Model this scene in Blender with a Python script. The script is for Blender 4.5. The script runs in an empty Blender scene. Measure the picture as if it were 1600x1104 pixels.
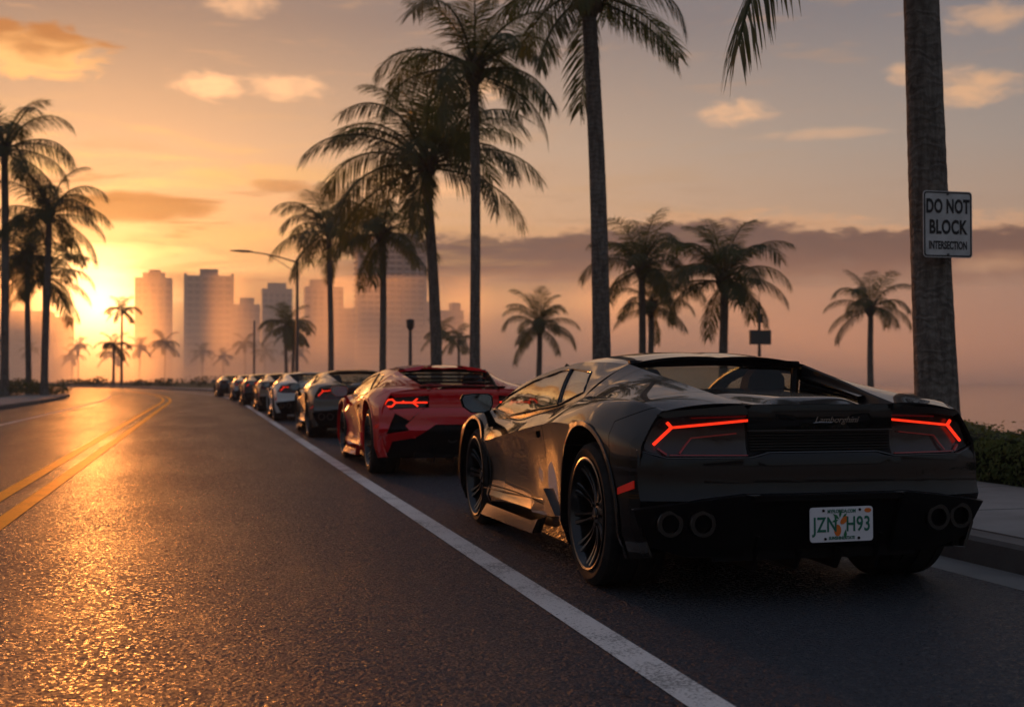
import bpy, bmesh, math, random
import numpy as np
from mathutils import Vector, Matrix
R = math.radians
sc = bpy.context.scene
COL = sc.collection
# ------------------------------------------------------------------ camera
cam_d = bpy.data.cameras.new('camera'); cam = bpy.data.objects.new('camera', cam_d); COL.objects.link(cam)
cam_d.sensor_width = 36; cam_d.lens = 43.65; cam_d.clip_start = .05; cam_d.clip_end = 9000
cam.location = (0, 0, 1.0)
cam.rotation_euler = (R(90 + 1.12), 0, R(-13.925))
cam_d.dof.use_dof = True; cam_d.dof.focus_distance = 5.9; cam_d.dof.aperture_fstop = 3.2
sc.camera = cam
# ------------------------------------------------------------------ render
sc.render.engine = 'CYCLES'
cy = sc.cycles
cy.use_denoising = True
try: cy.denoiser = 'OPENIMAGEDENOISE'
except Exception: pass
cy.use_adaptive_sampling = True; cy.adaptive_threshold = .012
cy.max_bounces = 7; cy.diffuse_bounces = 2; cy.glossy_bounces = 4; cy.transmission_bounces = 5
cy.transparent_max_bounces = 10; cy.volume_bounces = 3
cy.sample_clamp_indirect = 4; cy.sample_clamp_direct = 12
cy.caustics_reflective = False; cy.caustics_refractive = False
sc.view_settings.view_transform = 'Standard'; sc.view_settings.look = 'None'
sc.view_settings.gamma = 1; sc.view_settings.exposure = 0.15; sc.view_settings.use_curve_mapping = False
# ------------------------------------------------------------------ node helpers
class Sk:
    """a value in a node tree with arithmetic"""
    def __init__(s, nt, sock): s.nt = nt; s.s = sock
    def m(s, op, b=None, c=None, clamp=False):
        n = s.nt.nodes.new('ShaderNodeMath'); n.operation = op; n.use_clamp = clamp
        for i, v in enumerate((s, b, c)):
            if v is None: continue
            if isinstance(v, Sk): s.nt.links.new(v.s, n.inputs[i])
            else: n.inputs[i].default_value = float(v)
        return Sk(s.nt, n.outputs[0])
    def __add__(s, b): return s.m('ADD', b)
    __radd__ = __add__
    def __mul__(s, b): return s.m('MULTIPLY', b)
    __rmul__ = __mul__
    def __sub__(s, b): return s.m('SUBTRACT', b)
    def __rsub__(s, b): return (s * -1) + b
    def __truediv__(s, b): return s.m('DIVIDE', b)
    def __pow__(s, b): return s.m('POWER', b)
    def exp(s): return s.m('EXPONENT')
    def sat(s): return s.m('ADD', 0, clamp=True)
    def gauss(s, c, r):
        d = (s - c) / r
        return (d * d * -1).exp()
def smooth(x, a, b):
    nt = x.nt; n = nt.nodes.new('ShaderNodeMapRange'); n.interpolation_type = 'SMOOTHSTEP'
    nt.links.new(x.s, n.inputs['Value']); n.inputs['From Min'].default_value = a; n.inputs['From Max'].default_value = b
    return Sk(nt, n.outputs['Result'])
def mixc(nt, fac, a, b, mode='MIX'):
    n = nt.nodes.new('ShaderNodeMix'); n.data_type = 'RGBA'; n.blend_type = mode; n.clamp_factor = True
    for key, v in ((0, fac), (6, a), (7, b)):
        if isinstance(v, Sk): nt.links.new(v.s, n.inputs[key])
        elif hasattr(v, 'is_output'): nt.links.new(v, n.inputs[key])
        elif key == 0: n.inputs[0].default_value = v
        else: n.inputs[key].default_value = (*v, 1)
    return n.outputs[2]
def scalec(nt, col, k):
    n = nt.nodes.new('ShaderNodeVectorMath'); n.operation = 'SCALE'
    if hasattr(col, 'is_output'): nt.links.new(col, n.inputs[0])
    else: n.inputs[0].default_value = col
    if isinstance(k, Sk): nt.links.new(k.s, n.inputs['Scale'])
    else: n.inputs['Scale'].default_value = k
    return n.outputs[0]
def addc(nt, a, b):
    n = nt.nodes.new('ShaderNodeVectorMath'); n.operation = 'ADD'
    for i, v in enumerate((a, b)):
        if hasattr(v, 'is_output'): nt.links.new(v, n.inputs[i])
        else: n.inputs[i].default_value = v
    return n.outputs[0]
def noise(nt, vec, scale, detail=4, rough=.55, dim='3D', dist=0):
    n = nt.nodes.new('ShaderNodeTexNoise'); n.noise_dimensions = dim
    n.inputs['Scale'].default_value = scale; n.inputs['Detail'].default_value = detail; n.inputs['Roughness'].default_value = rough
    n.inputs['Distortion'].default_value = dist
    if vec is not None: nt.links.new(vec, n.inputs['Vector'])
    return Sk(nt, n.outputs[0])
def comb(nt, x, y, z):
    n = nt.nodes.new('ShaderNodeCombineXYZ')
    for i, v in enumerate((x, y, z)):
        if isinstance(v, Sk): nt.links.new(v.s, n.inputs[i])
        else: n.inputs[i].default_value = v
    return n.outputs[0]
# ------------------------------------------------------------------ sky and sun
SUN_AZ, SUN_EL = -4.6, 3.0          # degrees right of the road's axis (+Y), degrees up
def build_world():
    w = bpy.data.worlds.new('World'); sc.world = w; w.use_nodes = True
    nt = w.node_tree; nt.nodes.clear()
    out = nt.nodes.new('ShaderNodeOutputWorld'); bg = nt.nodes.new('ShaderNodeBackground')
    nt.links.new(bg.outputs[0], out.inputs[0])
    tc = nt.nodes.new('ShaderNodeTexCoord'); d = tc.outputs['Generated']
    sep = nt.nodes.new('ShaderNodeSeparateXYZ'); nt.links.new(d, sep.inputs[0])
    dx, dy, dz = (Sk(nt, sep.outputs[i]) for i in range(3))
    az = dx.m('ARCTAN2', dy) * (180 / math.pi)
    el0 = dz.m('ARCSINE') * (180 / math.pi)
    el = el0.m('ABSOLUTE')
    S = (math.sin(R(SUN_AZ)) * math.cos(R(SUN_EL)), math.cos(R(SUN_AZ)) * math.cos(R(SUN_EL)), math.sin(R(SUN_EL)))
    cosang = dx * S[0] + dy * S[1] + dz.m('ABSOLUTE') * S[2]
    ang = cosang.m('MINIMUM', .999999).m('MAXIMUM', -.999999).m('ARCCOSINE') * (180 / math.pi)
    # physical sky under the evening veil
    sky = nt.nodes.new('ShaderNodeTexSky'); sky.sky_type = 'NISHITA'; sky.sun_disc = False
    sky.sun_elevation = R(SUN_EL); sky.sun_rotation = R(SUN_AZ); sky.air_density = 1.4; sky.dust_density = 4; sky.ozone_density = 2
    nis = scalec(nt, sky.outputs[0], .035)
    # thin veil: tan low down, grey-blue higher, dimmer away from the sun
    ramp = nt.nodes.new('ShaderNodeValToRGB'); nt.links.new((el / 40).sat().s, ramp.inputs[0])
    cr = ramp.color_ramp
    stops = [(0, (.44, .25, .165)), (.09, (.50, .275, .165)), (.17, (.60, .40, .255)), (.26, (.41, .345, .275)), (.40, (.135, .130, .142)), (.65, (.10, .105, .12)), (1, (.045, .055, .075))]
    cr.elements[0].position = 0; cr.elements[0].color = (*stops[0][1], 1); cr.elements[1].position = 1; cr.elements[1].color = (*stops[-1][1], 1)
    for p, c in stops[1:-1]:
        e = cr.elements.new(p); e.color = (*c, 1)
    fall = ((ang / 45) * (ang / 45) * -1).exp() * .75 + .25
    rb = nt.nodes.new('ShaderNodeValToRGB'); nt.links.new((el / 90).sat().s, rb.inputs[0]); cb = rb.color_ramp
    cb.elements[0].position = 0; cb.elements[0].color = (.125, .108, .108, 1); cb.elements[1].position = 1; cb.elements[1].color = (.12, .16, .24, 1)
    e = cb.elements.new(.15); e.color = (.145, .155, .18, 1); e = cb.elements.new(.4); e.color = (.15, .175, .235, 1)
    back = 1 - ((ang / 44) * (ang / 44) * -1).exp()
    veil = mixc(nt, back, scalec(nt, ramp.outputs[0], 1 - ((ang / 24) * (ang / 24) * -1).exp() * .32), rb.outputs[0])
    warm = (ang / -15).exp()
    base = addc(nt, nis, veil)
    base = addc(nt, base, scalec(nt, (.45, .145, .017), warm * (1 - smooth(el, 8, 19) * .88)))
    # clouds in azimuth / elevation
    av = comb(nt, az * .55, el * 1.6, 0)
    nz = noise(nt, av, .75, 5, .55, dist=.5) - .5
    nz2 = noise(nt, comb(nt, az * .22 + 7, el * 1.5, 3), 1.0, 5, .6, dist=.4) - .5
    nzf = noise(nt, comb(nt, az * .8, el * 2.0, 9), 1.0, 4, .55, dist=.4) - .5
    lit = addc(nt, scalec(nt, (.60, .35, .19), fall + .12), scalec(nt, (.75, .28, .04), warm * .9))
    col = base
    def blob(col, a, e, ra, re, cloud, amp=2.2, soft=.9, op=.9, nn=None):
        nn = nn or nz
        da = (az - a) / ra; de = (el - e) / re
        g = 1 - da * da - de * de + nn * amp
        return mixc(nt, smooth(g, 0, soft) * op, col, cloud)
    # wide faint cloud over the whole sky
    far = smooth(nz2 + nz * .25, .04, .22) * smooth(el, 8, 16) * .28
    col = mixc(nt, far, col, lit)
    # grey bank along the horizon on the right
    bank = mixc(nt, smooth(el + nz * 1.2, 3.2, 6.4), (.33, .145, .085), (.100, .066, .062))
    bank = scalec(nt, bank, ((ang / 60) * (ang / 60) * -1).exp() * .85 + .15)
    top = 6.55 + nzf * 1.6 + nz * .8 + (az - 23).gauss(0, 5) * .65 - smooth(az, 12, 3) * 1.2
    low = 4.15 + nz * 1.6
    bm = (1 - smooth(el - top, -.30, .25)) * smooth(el - low, -.8, 1.2) * smooth(az, 3.5, 8)
    rim = (el - top).gauss(0.12, .28) * smooth(az, 5, 9) * (1 - smooth(az, 30, 60))
    col = mixc(nt, bm * .93, col, bank)
    col = mixc(nt, rim * .55, col, (.80, .42, .20))
    # broken streaks of cloud over the glow
    st = noise(nt, comb(nt, az * .16 - el * .05, el * 1.25, 21), 1.0, 6, .6, dist=.6)
    near = (ang / -11).exp()
    col = mixc(nt, smooth(st, .50, .66) * smooth(el, 1.5, 4) * (1 - smooth(el, 9, 13)) * near.sat() * 1.6, col, scalec(nt, (.88, .47, .16), near * 2.0 + .40))
    col = mixc(nt, smooth(1 - st, .52, .64) * smooth(el, 2.5, 5) * (1 - smooth(el, 8, 11)) * near.sat() * 1.1, col, scalec(nt, (.46, .175, .04), near + .5))
    # brighter slot under the bank
    slot = el.gauss(3.4, .75) * smooth(az, 7, 10) * (1 - smooth(az, 17, 26))
    col = addc(nt, col, scalec(nt, (.55, .22, .045), slot * 1.0))
    low_mist = (1 - smooth(el, .5, 3.6))
    col = mixc(nt, low_mist * .35, col, scalec(nt, (.46, .25, .15), fall + .1))
    # small lit clouds
    lw = scalec(nt, lit, 1.75)
    col = blob(col, -8.2, 13.9, 4.6, 1.35, mixc(nt, smooth(el + nz * 2.6, 13.0, 14.9), scalec(nt, (1.25, .62, .21), 1.0), scalec(nt, (.55, .21, .06), 1.0)), 2.4, .55, 1.0)
    for a, e, ra, re, op in ((0.2, 12.9, 1.9, .75, .75), (3.6, 13.0, 2.2, .75, .6), (12.6, 13.3, 1.6, .8, .7), (24.1, 11.9, 2.0, .75, .7), (34.2, 12.4, 2.6, 1.0, .8), (31.5, 13.2, 1.0, .7, .6), (35.0, 15.2, 2.2, .8, .6), (1.5, 16.4, 2.0, .7, .45), (35.5, 5.0, 3.0, .6, .4), (28.0, 10.8, 3.6, .35, .35), (10, 8.6, 4.0, .5, .45)):
        col = blob(col, a, e, ra, re, lw, 2.0, 1.3, op, nzf if re > .6 else nz)
    for a, e, ra, re, op in ((-13, 18.5, 6.0, 1.7, .85), (-2.5, 20.5, 4.5, 1.3, .8), (5, 23.5, 5.0, 1.4, .7), (-18, 12.0, 4.0, 1.1, .7), (-24, 8.5, 6.0, 1.2, .7), (15, 20.5, 4, 1.0, .55)):
        col = blob(col, a, e, ra, re, scalec(nt, lw, 1.15), 2.0, 1.1, op, nz)
    # streaks by the sun
    hot = addc(nt, scalec(nt, (1.5, .78, .24), warm * 1.0), (.30, .15, .04))
    col = blob(col, -.3, 6.2, 6.5, 1.3, hot, 3.6, 2.0, .75, nz2)
    col = blob(col, 1.2, 8.9, 2.8, .7, hot, 2.6, 1.8, .6, nz)
    col = blob(col, -3.6, 5.6, 3.4, .45, scalec(nt, hot, 1.5), 1.8, 1.4, .9, nz)
    streak = scalec(nt, (.60, .22, .045), 1.0)
    col = blob(col, -3.0, 7.5, 4.2, .75, streak, 1.1, .7, .85, nz)
    col = blob(col, 3.4, 8.7, 1.8, .35, streak, 1.4, .9, .6, nz)
    # the veiled sun itself
    glow = (ang / -.95).exp() * 12.0 + (ang / -4.3).exp() * .68
    col = addc(nt, col, scalec(nt, (1.0, .40, .07), glow))
    col = addc(nt, col, scalec(nt, (1.0, .72, .36), ((ang / 1.9) * (ang / 1.9) * -1).exp() * 4.5))
    nt.links.new(col, bg.inputs['Color']); bg.inputs['Strength'].default_value = 1.0
    w.cycles.sampling_method = 'MANUAL'; w.cycles.sample_map_resolution = 2048
build_world()
sd = bpy.data.lights.new('sun', 'SUN'); sd.energy = 2.6; sd.angle = R(3.0); sd.color = (1, .31, .06)
sun = bpy.data.objects.new('sun', sd); COL.objects.link(sun)
sv = Vector((math.sin(R(SUN_AZ)) * math.cos(R(SUN_EL)), math.cos(R(SUN_AZ)) * math.cos(R(SUN_EL)), math.sin(R(SUN_EL))))
sun.rotation_euler = sv.to_track_quat('Z', 'Y').to_euler(); sun.location = (-20, 60, 30)
# ------------------------------------------------------------------ objects helpers
def tag(o, label=None, cat=None, group=None, kind=None):
    if label: o['label'] = label
    if cat: o['category'] = cat
    if group: o['group'] = group
    if kind: o['kind'] = kind
    return o
def empty(name, loc=(0, 0, 0), rz=0):
    o = bpy.data.objects.new(name, None); COL.objects.link(o); o.location = loc; o.rotation_euler = (0, 0, rz); o.empty_display_size = .2
    return o
def link(name, me, parent=None, mat=None, loc=None, rot=None, scale=None):
    o = bpy.data.objects.new(name, me); COL.objects.link(o)
    if parent is not None: o.parent = parent
    if mat is not None:
        if len(me.materials) == 0: me.materials.append(mat)
        elif me.materials[0] is not mat:
            o.material_slots[0].link = 'OBJECT'; o.material_slots[0].material = mat
    if loc is not None: o.location = loc
    if rot is not None: o.rotation_euler = rot
    if scale is not None: o.scale = scale
    return o
def mesh(name, verts, faces, smooth_angle=None, flip=False, merge=0):
    me = bpy.data.meshes.new(name); me.from_pydata([tuple(map(float, v)) for v in verts], [], [tuple(f) for f in faces])
    if smooth_angle is not None or merge or flip:
        bm = bmesh.new(); bm.from_mesh(me)
        if merge: bmesh.ops.remove_doubles(bm, verts=bm.verts, dist=merge)
        if flip: bmesh.ops.reverse_faces(bm, faces=bm.faces)
        if smooth_angle is not None:
            a = R(smooth_angle)
            for f in bm.faces: f.smooth = True
            for e in bm.edges: e.smooth = not (len(e.link_faces) == 2 and e.calc_face_angle(0) > a)
        bm.to_mesh(me); bm.free()
    me.update(); return me
class MB:
    """collects shapes into one mesh"""
    def __init__(s): s.v = []; s.f = []
    def add(s, vs, fs):
        b = len(s.v); s.v += [tuple(v) for v in vs]; s.f += [tuple(b + i for i in f) for f in fs]; return s
    def box(s, c, d, rz=0):
        cx, cy_, cz = c; hx, hy, hz = d[0] / 2, d[1] / 2, d[2] / 2
        vs = []
        for z in (-hz, hz):
            for x, y in ((-hx, -hy), (hx, -hy), (hx, hy), (-hx, hy)):
                vs.append((cx + x * math.cos(rz) - y * math.sin(rz), cy_ + x * math.sin(rz) + y * math.cos(rz), cz + z))
        return s.add(vs, [(3, 2, 1, 0), (4, 5, 6, 7), (0, 1, 5, 4), (1, 2, 6, 5), (2, 3, 7, 6), (3, 0, 4, 7)])
    def tube(s, pts, radii, n=10, caps=True):
        pts = [Vector(p) for p in pts]
        if not hasattr(radii, '__len__'): radii = [radii] * len(pts)
        vs = []; fs = []; up = Vector((0, 0, 1))
        for i, p in enumerate(pts):
            t = (pts[min(i + 1, len(pts) - 1)] - pts[max(i - 1, 0)]).normalized()
            ref = up if abs(t.dot(up)) < .9 else Vector((1, 0, 0))
            if i == 0: a = t.cross(ref).normalized()
            else: a = (a - t * a.dot(t)).normalized()
            b = t.cross(a)
            for k in range(n):
                q = 2 * math.pi * k / n
                vs.append(p + (a * math.cos(q) + b * math.sin(q)) * radii[i])
        for i in range(len(pts) - 1):
            for k in range(n):
                k2 = (k + 1) % n
                fs.append((i * n + k, i * n + k2, (i + 1) * n + k2, (i + 1) * n + k))
        if caps:
            fs.append(tuple(range(n - 1, -1, -1))); fs.append(tuple((len(pts) - 1) * n + k for k in range(n)))
        return s.add(vs, fs)
    def lathe_x(s, prof, n=32, closed=False):
        """prof: (x, r) rotated about the X axis"""
        vs = []; fs = []; m = len(prof)
        for k in range(n):
            q = 2 * math.pi * k / n
            for x, r in prof: vs.append((x, r * math.cos(q), r * math.sin(q)))
        for k in range(n):
            k2 = (k + 1) % n
            for j in range(m if closed else m - 1):
                j2 = (j + 1) % m
                fs.append((k * m + j, k * m + j2, k2 * m + j2, k2 * m + j))
        return s.add(vs, fs)
    def mesh(s, name, angle=35, merge=0): return mesh(name, s.v, s.f, angle, merge=merge)
    def build(s, name, mat, parent=None, angle=35, loc=None, rot=None, merge=0):
        return link(name, s.mesh(name, angle, merge), parent, mat, loc, rot)
def bevel(o, w=.01, seg=2, ang=40):
    m = o.modifiers.new('bevel', 'BEVEL'); m.width = w; m.segments = seg; m.limit_method = 'ANGLE'; m.angle_limit = R(ang); m.harden_normals = False
    return o
def text_mesh(s, size, shear=0, offset=0, extrude=.0015, spacing=1.0, align='CENTER'):
    cu = bpy.data.curves.new('lettering', 'FONT'); cu.body = s; cu.size = size; cu.shear = shear; cu.offset = offset; cu.extrude = extrude
    cu.space_character = spacing; cu.align_x = align; cu.align_y = 'CENTER'; cu.resolution_u = 4
    o = bpy.data.objects.new('lettering', cu); COL.objects.link(o)
    dg = bpy.context.evaluated_depsgraph_get(); me = bpy.data.meshes.new_from_object(o.evaluated_get(dg))
    bpy.data.objects.remove(o); bpy.data.curves.remove(cu); me.name = 'lettering'
    return me
# ------------------------------------------------------------------ materials
def mat(name, color=(.5, .5, .5), rough=.5, metal=0, coat=0, coat_rough=.05, spec=.5, emit=None, emit_s=0, trans=0, ior=1.45):
    m = bpy.data.materials.new(name); m.use_nodes = True
    b = m.node_tree.nodes['Principled BSDF']
    b.inputs['Base Color'].default_value = (*color, 1); b.inputs['Roughness'].default_value = rough; b.inputs['Metallic'].default_value = metal
    b.inputs['Coat Weight'].default_value = coat; b.inputs['Coat Roughness'].default_value = coat_rough
    b.inputs['Specular IOR Level'].default_value = spec; b.inputs['IOR'].default_value = ior
    b.inputs['Transmission Weight'].default_value = trans
    if emit: b.inputs['Emission Color'].default_value = (*emit, 1); b.inputs['Emission Strength'].default_value = emit_s
    return m
def bsdf(m): return m.node_tree.nodes['Principled BSDF']
def objco(nt):
    return nt.nodes.new('ShaderNodeTexCoord').outputs['Object']
def geopos(nt):
    return nt.nodes.new('ShaderNodeNewGeometry').outputs['Position']
def mapping(nt, vec, scale=(1, 1, 1), rot=(0, 0, 0)):
    n = nt.nodes.new('ShaderNodeMapping'); nt.links.new(vec, n.inputs[0]); n.inputs['Scale'].default_value = scale; n.inputs['Rotation'].default_value = rot
    return n.outputs[0]
def bump(nt, h, strength, dist, normal=None):
    n = nt.nodes.new('ShaderNodeBump'); n.inputs['Strength'].default_value = strength; n.inputs['Distance'].default_value = dist
    nt.links.new(h.s if isinstance(h, Sk) else h, n.inputs['Height'])
    if normal is not None: nt.links.new(normal, n.inputs['Normal'])
    return n.outputs[0]
def vary(m, c1, c2, scale, detail=5, vec_scale=(1, 1, 1), lo=.35, hi=.65, bump_s=0, bump_d=.01, bump_scale=None, r1=None, r2=None, pos=False):
    """base colour between c1 and c2 by noise, optional relief and roughness variation"""
    nt = m.node_tree; b = bsdf(m)
    v = mapping(nt, geopos(nt) if pos else objco(nt), vec_scale)
    n = smooth(noise(nt, v, scale, detail, .6), lo, hi)
    nt.links.new(mixc(nt, n, c1, c2), b.inputs['Base Color'])
    if bump_s: nt.links.new(bump(nt, noise(nt, v, bump_scale or scale * 3, 4, .6), bump_s, bump_d), b.inputs['Normal'])
    if r1 is not None:
        nt.links.new((n * (r2 - r1) + r1).s, b.inputs['Roughness'])
    return m
M = {}
# ================================================================== SETTING
def bend(y): return -((y - 50) ** 2) / 520.0 if y > 50 else 0.0
def ys_of(y0, y1, near=1.5):
    out = [y0]; y = y0
    while y < y1 - 1e-6:
        y = min(y1, y + (near if y < 45 else 3.0)); out.append(y)
    return out
def ribbon(name, prof, y0, y1, m, step=1.5, kind='structure', parent=None):
    """a strip that follows the road; prof: (x, z) from left to right"""
    ys = ys_of(y0, y1, step); n = len(prof); vs = []; fs = []
    for y in ys:
        for x, z in prof: vs.append((x + bend(y), y, z))
    for i in range(len(ys) - 1):
        for j in range(n - 1): fs.append((i * n + j, i * n + j + 1, (i + 1) * n + j + 1, (i + 1) * n + j))
    o = link(name, mesh(name, vs, fs, 30), parent, m)
    if kind: o['kind'] = kind
    return o
def sheet(name, pts, z, m, kind='structure'):
    o = link(name, mesh(name, [(x, y, z) for x, y in pts], [tuple(range(len(pts)))]), None, m); o['kind'] = kind; return o
# --- materials of the setting
def asphalt():
    m = mat('asphalt', (.04, .04, .042), .45, spec=.085); nt = m.node_tree; b = bsdf(m); p = geopos(nt)
    big = noise(nt, mapping(nt, p, (1.0, .16, 1)), 1.1, 5, .6)
    wear = smooth(big, .38, .66)
    patch = smooth(noise(nt, p, .45, 4, .6), .40, .62)
    grit = noise(nt, p, 150, 3, .65)
    vor = nt.nodes.new('ShaderNodeTexVoronoi'); vor.inputs['Scale'].default_value = 70; nt.links.new(p, vor.inputs['Vector'])
    stone = Sk(nt, vor.outputs['Distance'])
    vc = nt.nodes.new('ShaderNodeSeparateXYZ'); nt.links.new(vor.outputs['Color'], vc.inputs[0]); rnd = Sk(nt, vc.outputs[0])
    c = mixc(nt, smooth(grit, .3, .7), (.032, .035, .041), (.078, .083, .094))
    c = mixc(nt, patch * .5, c, (.044, .046, .052))
    c = mixc(nt, smooth(rnd, .90, .97) * .45, c, (.13, .125, .12))
    # hairline cracks
    v2 = nt.nodes.new('ShaderNodeTexVoronoi'); v2.feature = 'DISTANCE_TO_EDGE'; v2.inputs['Scale'].default_value = .42
    nt.links.new(addc(nt, p, scalec(nt, comb(nt, noise(nt, p, 1.7, 4), noise(nt, p, 2.3, 4), 0), .9)), v2.inputs['Vector'])
    crack = (1 - smooth(Sk(nt, v2.outputs['Distance']), .0, .006)) * smooth(noise(nt, p, .3, 2), .5, .6)
    c = mixc(nt, crack * .7, c, (.008, .008, .009))
    nt.links.new(c, b.inputs['Base Color'])
    fv = nt.nodes.new('ShaderNodeTexVoronoi'); fv.inputs['Scale'].default_value = 95; fv.inputs['Randomness'].default_value = 1
    nt.links.new(addc(nt, p, scalec(nt, comb(nt, noise(nt, p, 60, 2), noise(nt, p, 47, 2), 0), .02)), fv.inputs['Vector'])
    vc2 = nt.nodes.new('ShaderNodeSeparateXYZ'); nt.links.new(fv.outputs['Color'], vc2.inputs[0]); rnd2 = Sk(nt, vc2.outputs[2])
    nt.links.new((wear * -.12 + patch * -.06 + .55 + grit * .08 - smooth(rnd2, .70, .92) * .36).s, b.inputs['Roughness'])
    h = stone * -1.1 + grit * .7 - crack * 1.0
    n1 = bump(nt, h, .7, .010)
    n2 = bump(nt, noise(nt, p, 9, 4, .6), .35, .02, n1)
    tilt = scalec(nt, addc(nt, fv.outputs['Color'], (-.5, -.5, -.5)), patch * -.25 + wear * -.15 + .95)
    nn = nt.nodes.new('ShaderNodeVectorMath'); nn.operation = 'NORMALIZE'; nt.links.new(addc(nt, n2, tilt), nn.inputs[0])
    nt.links.new(nn.outputs[0], b.inputs['Normal'])
    return m
M['asphalt'] = asphalt()
def paint(name, c, worn):
    m = mat(name, c, .7, spec=.12); nt = m.node_tree; p = geopos(nt)
    g = smooth(noise(nt, p, 70, 4, .7) + (noise(nt, p, 3, 4) - .5) * .6, .36, .5)
    nt.links.new(mixc(nt, g, worn, mixc(nt, noise(nt, p, 2.5, 4), tuple(x * .8 for x in c), c)), bsdf(m).inputs['Base Color'])
    nt.links.new(bump(nt, noise(nt, p, 120, 3), .5, .004), bsdf(m).inputs['Normal'])
    return m
M['white_line'] = paint('white_line_paint', (.74, .71, .67), (.26, .25, .235))
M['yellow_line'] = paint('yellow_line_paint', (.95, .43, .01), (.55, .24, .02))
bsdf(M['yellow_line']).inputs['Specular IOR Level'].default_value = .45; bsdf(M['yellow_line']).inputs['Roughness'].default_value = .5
bsdf(M['yellow_line']).inputs['Metallic'].default_value = .5; bsdf(M['yellow_line']).inputs['Specular Tint'].default_value = (1, .62, .18, 1)  # half metal and orange tint put a warm grazing glow into the paint
def concrete(name, a, b_, rough=.75):
    m = mat(name, a, rough, spec=.35)
    vary(m, a, b_, 1.3, 6, lo=.3, hi=.7, bump_s=.35, bump_d=.006, bump_scale=60, pos=True)
    return m
M['concrete'] = concrete('concrete', (.16, .155, .15), (.24, .235, .225))
M['kerb'] = concrete('kerb_concrete', (.065, .06, .058), (.14, .132, .125))
M['gutter'] = concrete('gutter_concrete', (.14, .135, .13), (.20, .195, .185))
M['grass'] = vary(mat('lawn', (.05, .06, .02), .9, spec=.2), (.035, .05, .015), (.07, .075, .03), .5, 6, bump_s=1, bump_d=.05, bump_scale=40, pos=True)
def water():
    m = mat('water', (.012, .02, .024), .07, spec=.5, ior=1.33); nt = m.node_tree; p = geopos(nt)
    n1 = bump(nt, noise(nt, mapping(nt, p, (1, 2.2, 1)), .8, 5, .55), .10, .25)
    nt.links.new(n1, bsdf(m).inputs['Normal']); return m
M['water'] = water()
# --- land, water, road
sheet('bay_water', [(-690, -75), (690, -75), (690, 830), (-690, 830)], -.75, M['water'])
shore = [(9.4, -75), (9.4, 6), (11, 14), (17.5, 26), (24.5, 39.5), (34.5, 52), (44, 66), (47, 88), (40, 112), (40, 150), (60, 250), (60, 352), (-90, 362), (-690, 362), (-690, -75)]
def land(name, pts, z=-.02, drop=-.9):
    n = len(pts); vs = [(x, y, z) for x, y in pts] + [(x, y, drop) for x, y in pts]
    fs = [tuple(range(n))] + [(i, n + i, n + (i + 1) % n, (i + 1) % n) for i in range(n)]
    o = link(name, mesh(name, vs, fs), None, M['grass']); o['kind'] = 'structure'; return o
land('ground', shore)
land('far_shore', [(-690, 500), (-200, 490), (60, 500), (230, 520), (690, 540), (690, 829), (-690, 829)])
ribbon('road', [(-6.2, 0), (-1.4, 0), (3.74, 0)], -8, 165, M['asphalt'], 1.5)
ribbon('parking_edge_line', [(1.43, .004), (1.57, .004)], -6, 140, M['white_line'])
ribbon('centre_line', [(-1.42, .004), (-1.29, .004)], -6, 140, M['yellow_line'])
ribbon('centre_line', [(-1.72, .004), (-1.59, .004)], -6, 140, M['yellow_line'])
ribbon('lane_edge_line', [(-4.22, .004), (-4.12, .004)], -6, 72, M['white_line'])
ribbon('gutter', [(3.74, .001), (4.05, -.004)], -8, 165, M['gutter'])
kb = [(4.05, -.03), (4.07, .115), (4.09, .138), (4.24, .14)]
ribbon('kerb', kb, -8, 165, M['kerb'])
ribbon('pavement_bed', [(4.24, .128), (6.3, .128)], -8, 165, M['kerb'])
ribbon('verge', [(6.3, .13), (9.0, .12), (9.5, -.02)], -8, 60, M['grass'])
# paving slabs, one object each (near ones), on the pavement bed
def slab_mesh(w, l, h, seed):
    rnd = random.Random(seed); g = .011
    vs = [(g, g, 0), (w - g, g, 0), (w - g, l - g, 0), (g, l - g, 0)]
    top = [(x, y, h + rnd.uniform(-.002, .002)) for x, y, _ in vs]
    return mesh('slab', vs + top, [(4, 5, 6, 7), (0, 1, 5, 4), (1, 2, 6, 5), (2, 3, 7, 6), (3, 0, 4, 7)])
slabs = empty('pavement', (0, 0, 0)); slabs['kind'] = 'structure'
sm_ = [slab_mesh(1.98, 1.52, .014, k) for k in range(4)]
for k in range(30):
    link('slab', sm_[k % 4], slabs, M['concrete'], (4.27, -2 + k * 1.52, .128))
ribbon('far_pavement', [(4.27, .14), (6.3, .14)], 43.6, 165, M['concrete'])
# left pavement: ends in a rounded corner where a side street leaves
def left_walk(name, x_out, x_in, z, m, y0=-8, y1=70, r=6):
    pts = [(x_out, y) for y in ys_of(y0, y1, 3)]
    pts = [(x + bend(y), y) for x, y in pts]
    bx = pts[-1][0]
    for k in range(1, 9):
        a = math.pi / 2 * k / 8; pts.append((bx - r + r * math.cos(a), y1 + r * math.sin(a)))
    pts.append((x_in - 60, y1 + r))
    pts.append((x_in - 60, y0))
    n = len(pts); vs = [(x, y, z) for x, y in pts] + [(x, y, -.03) for x, y in pts]
    fs = [tuple(range(n))] + [(i, n + i, n + (i + 1) % n, (i + 1) % n) for i in range(n)]
    o = link(name, mesh(name, vs, fs, 30), None, m); o['kind'] = 'structure'; return o
left_walk('left_kerb', -6.2, -6.4, .125, M['kerb'])
left_walk('left_pavement', -6.36, -9, .131, M['concrete'], r=5.84)
ribbon('left_verge', [(-30, .137), (-8.6, .137)], -8, 71, M['grass'])
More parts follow.
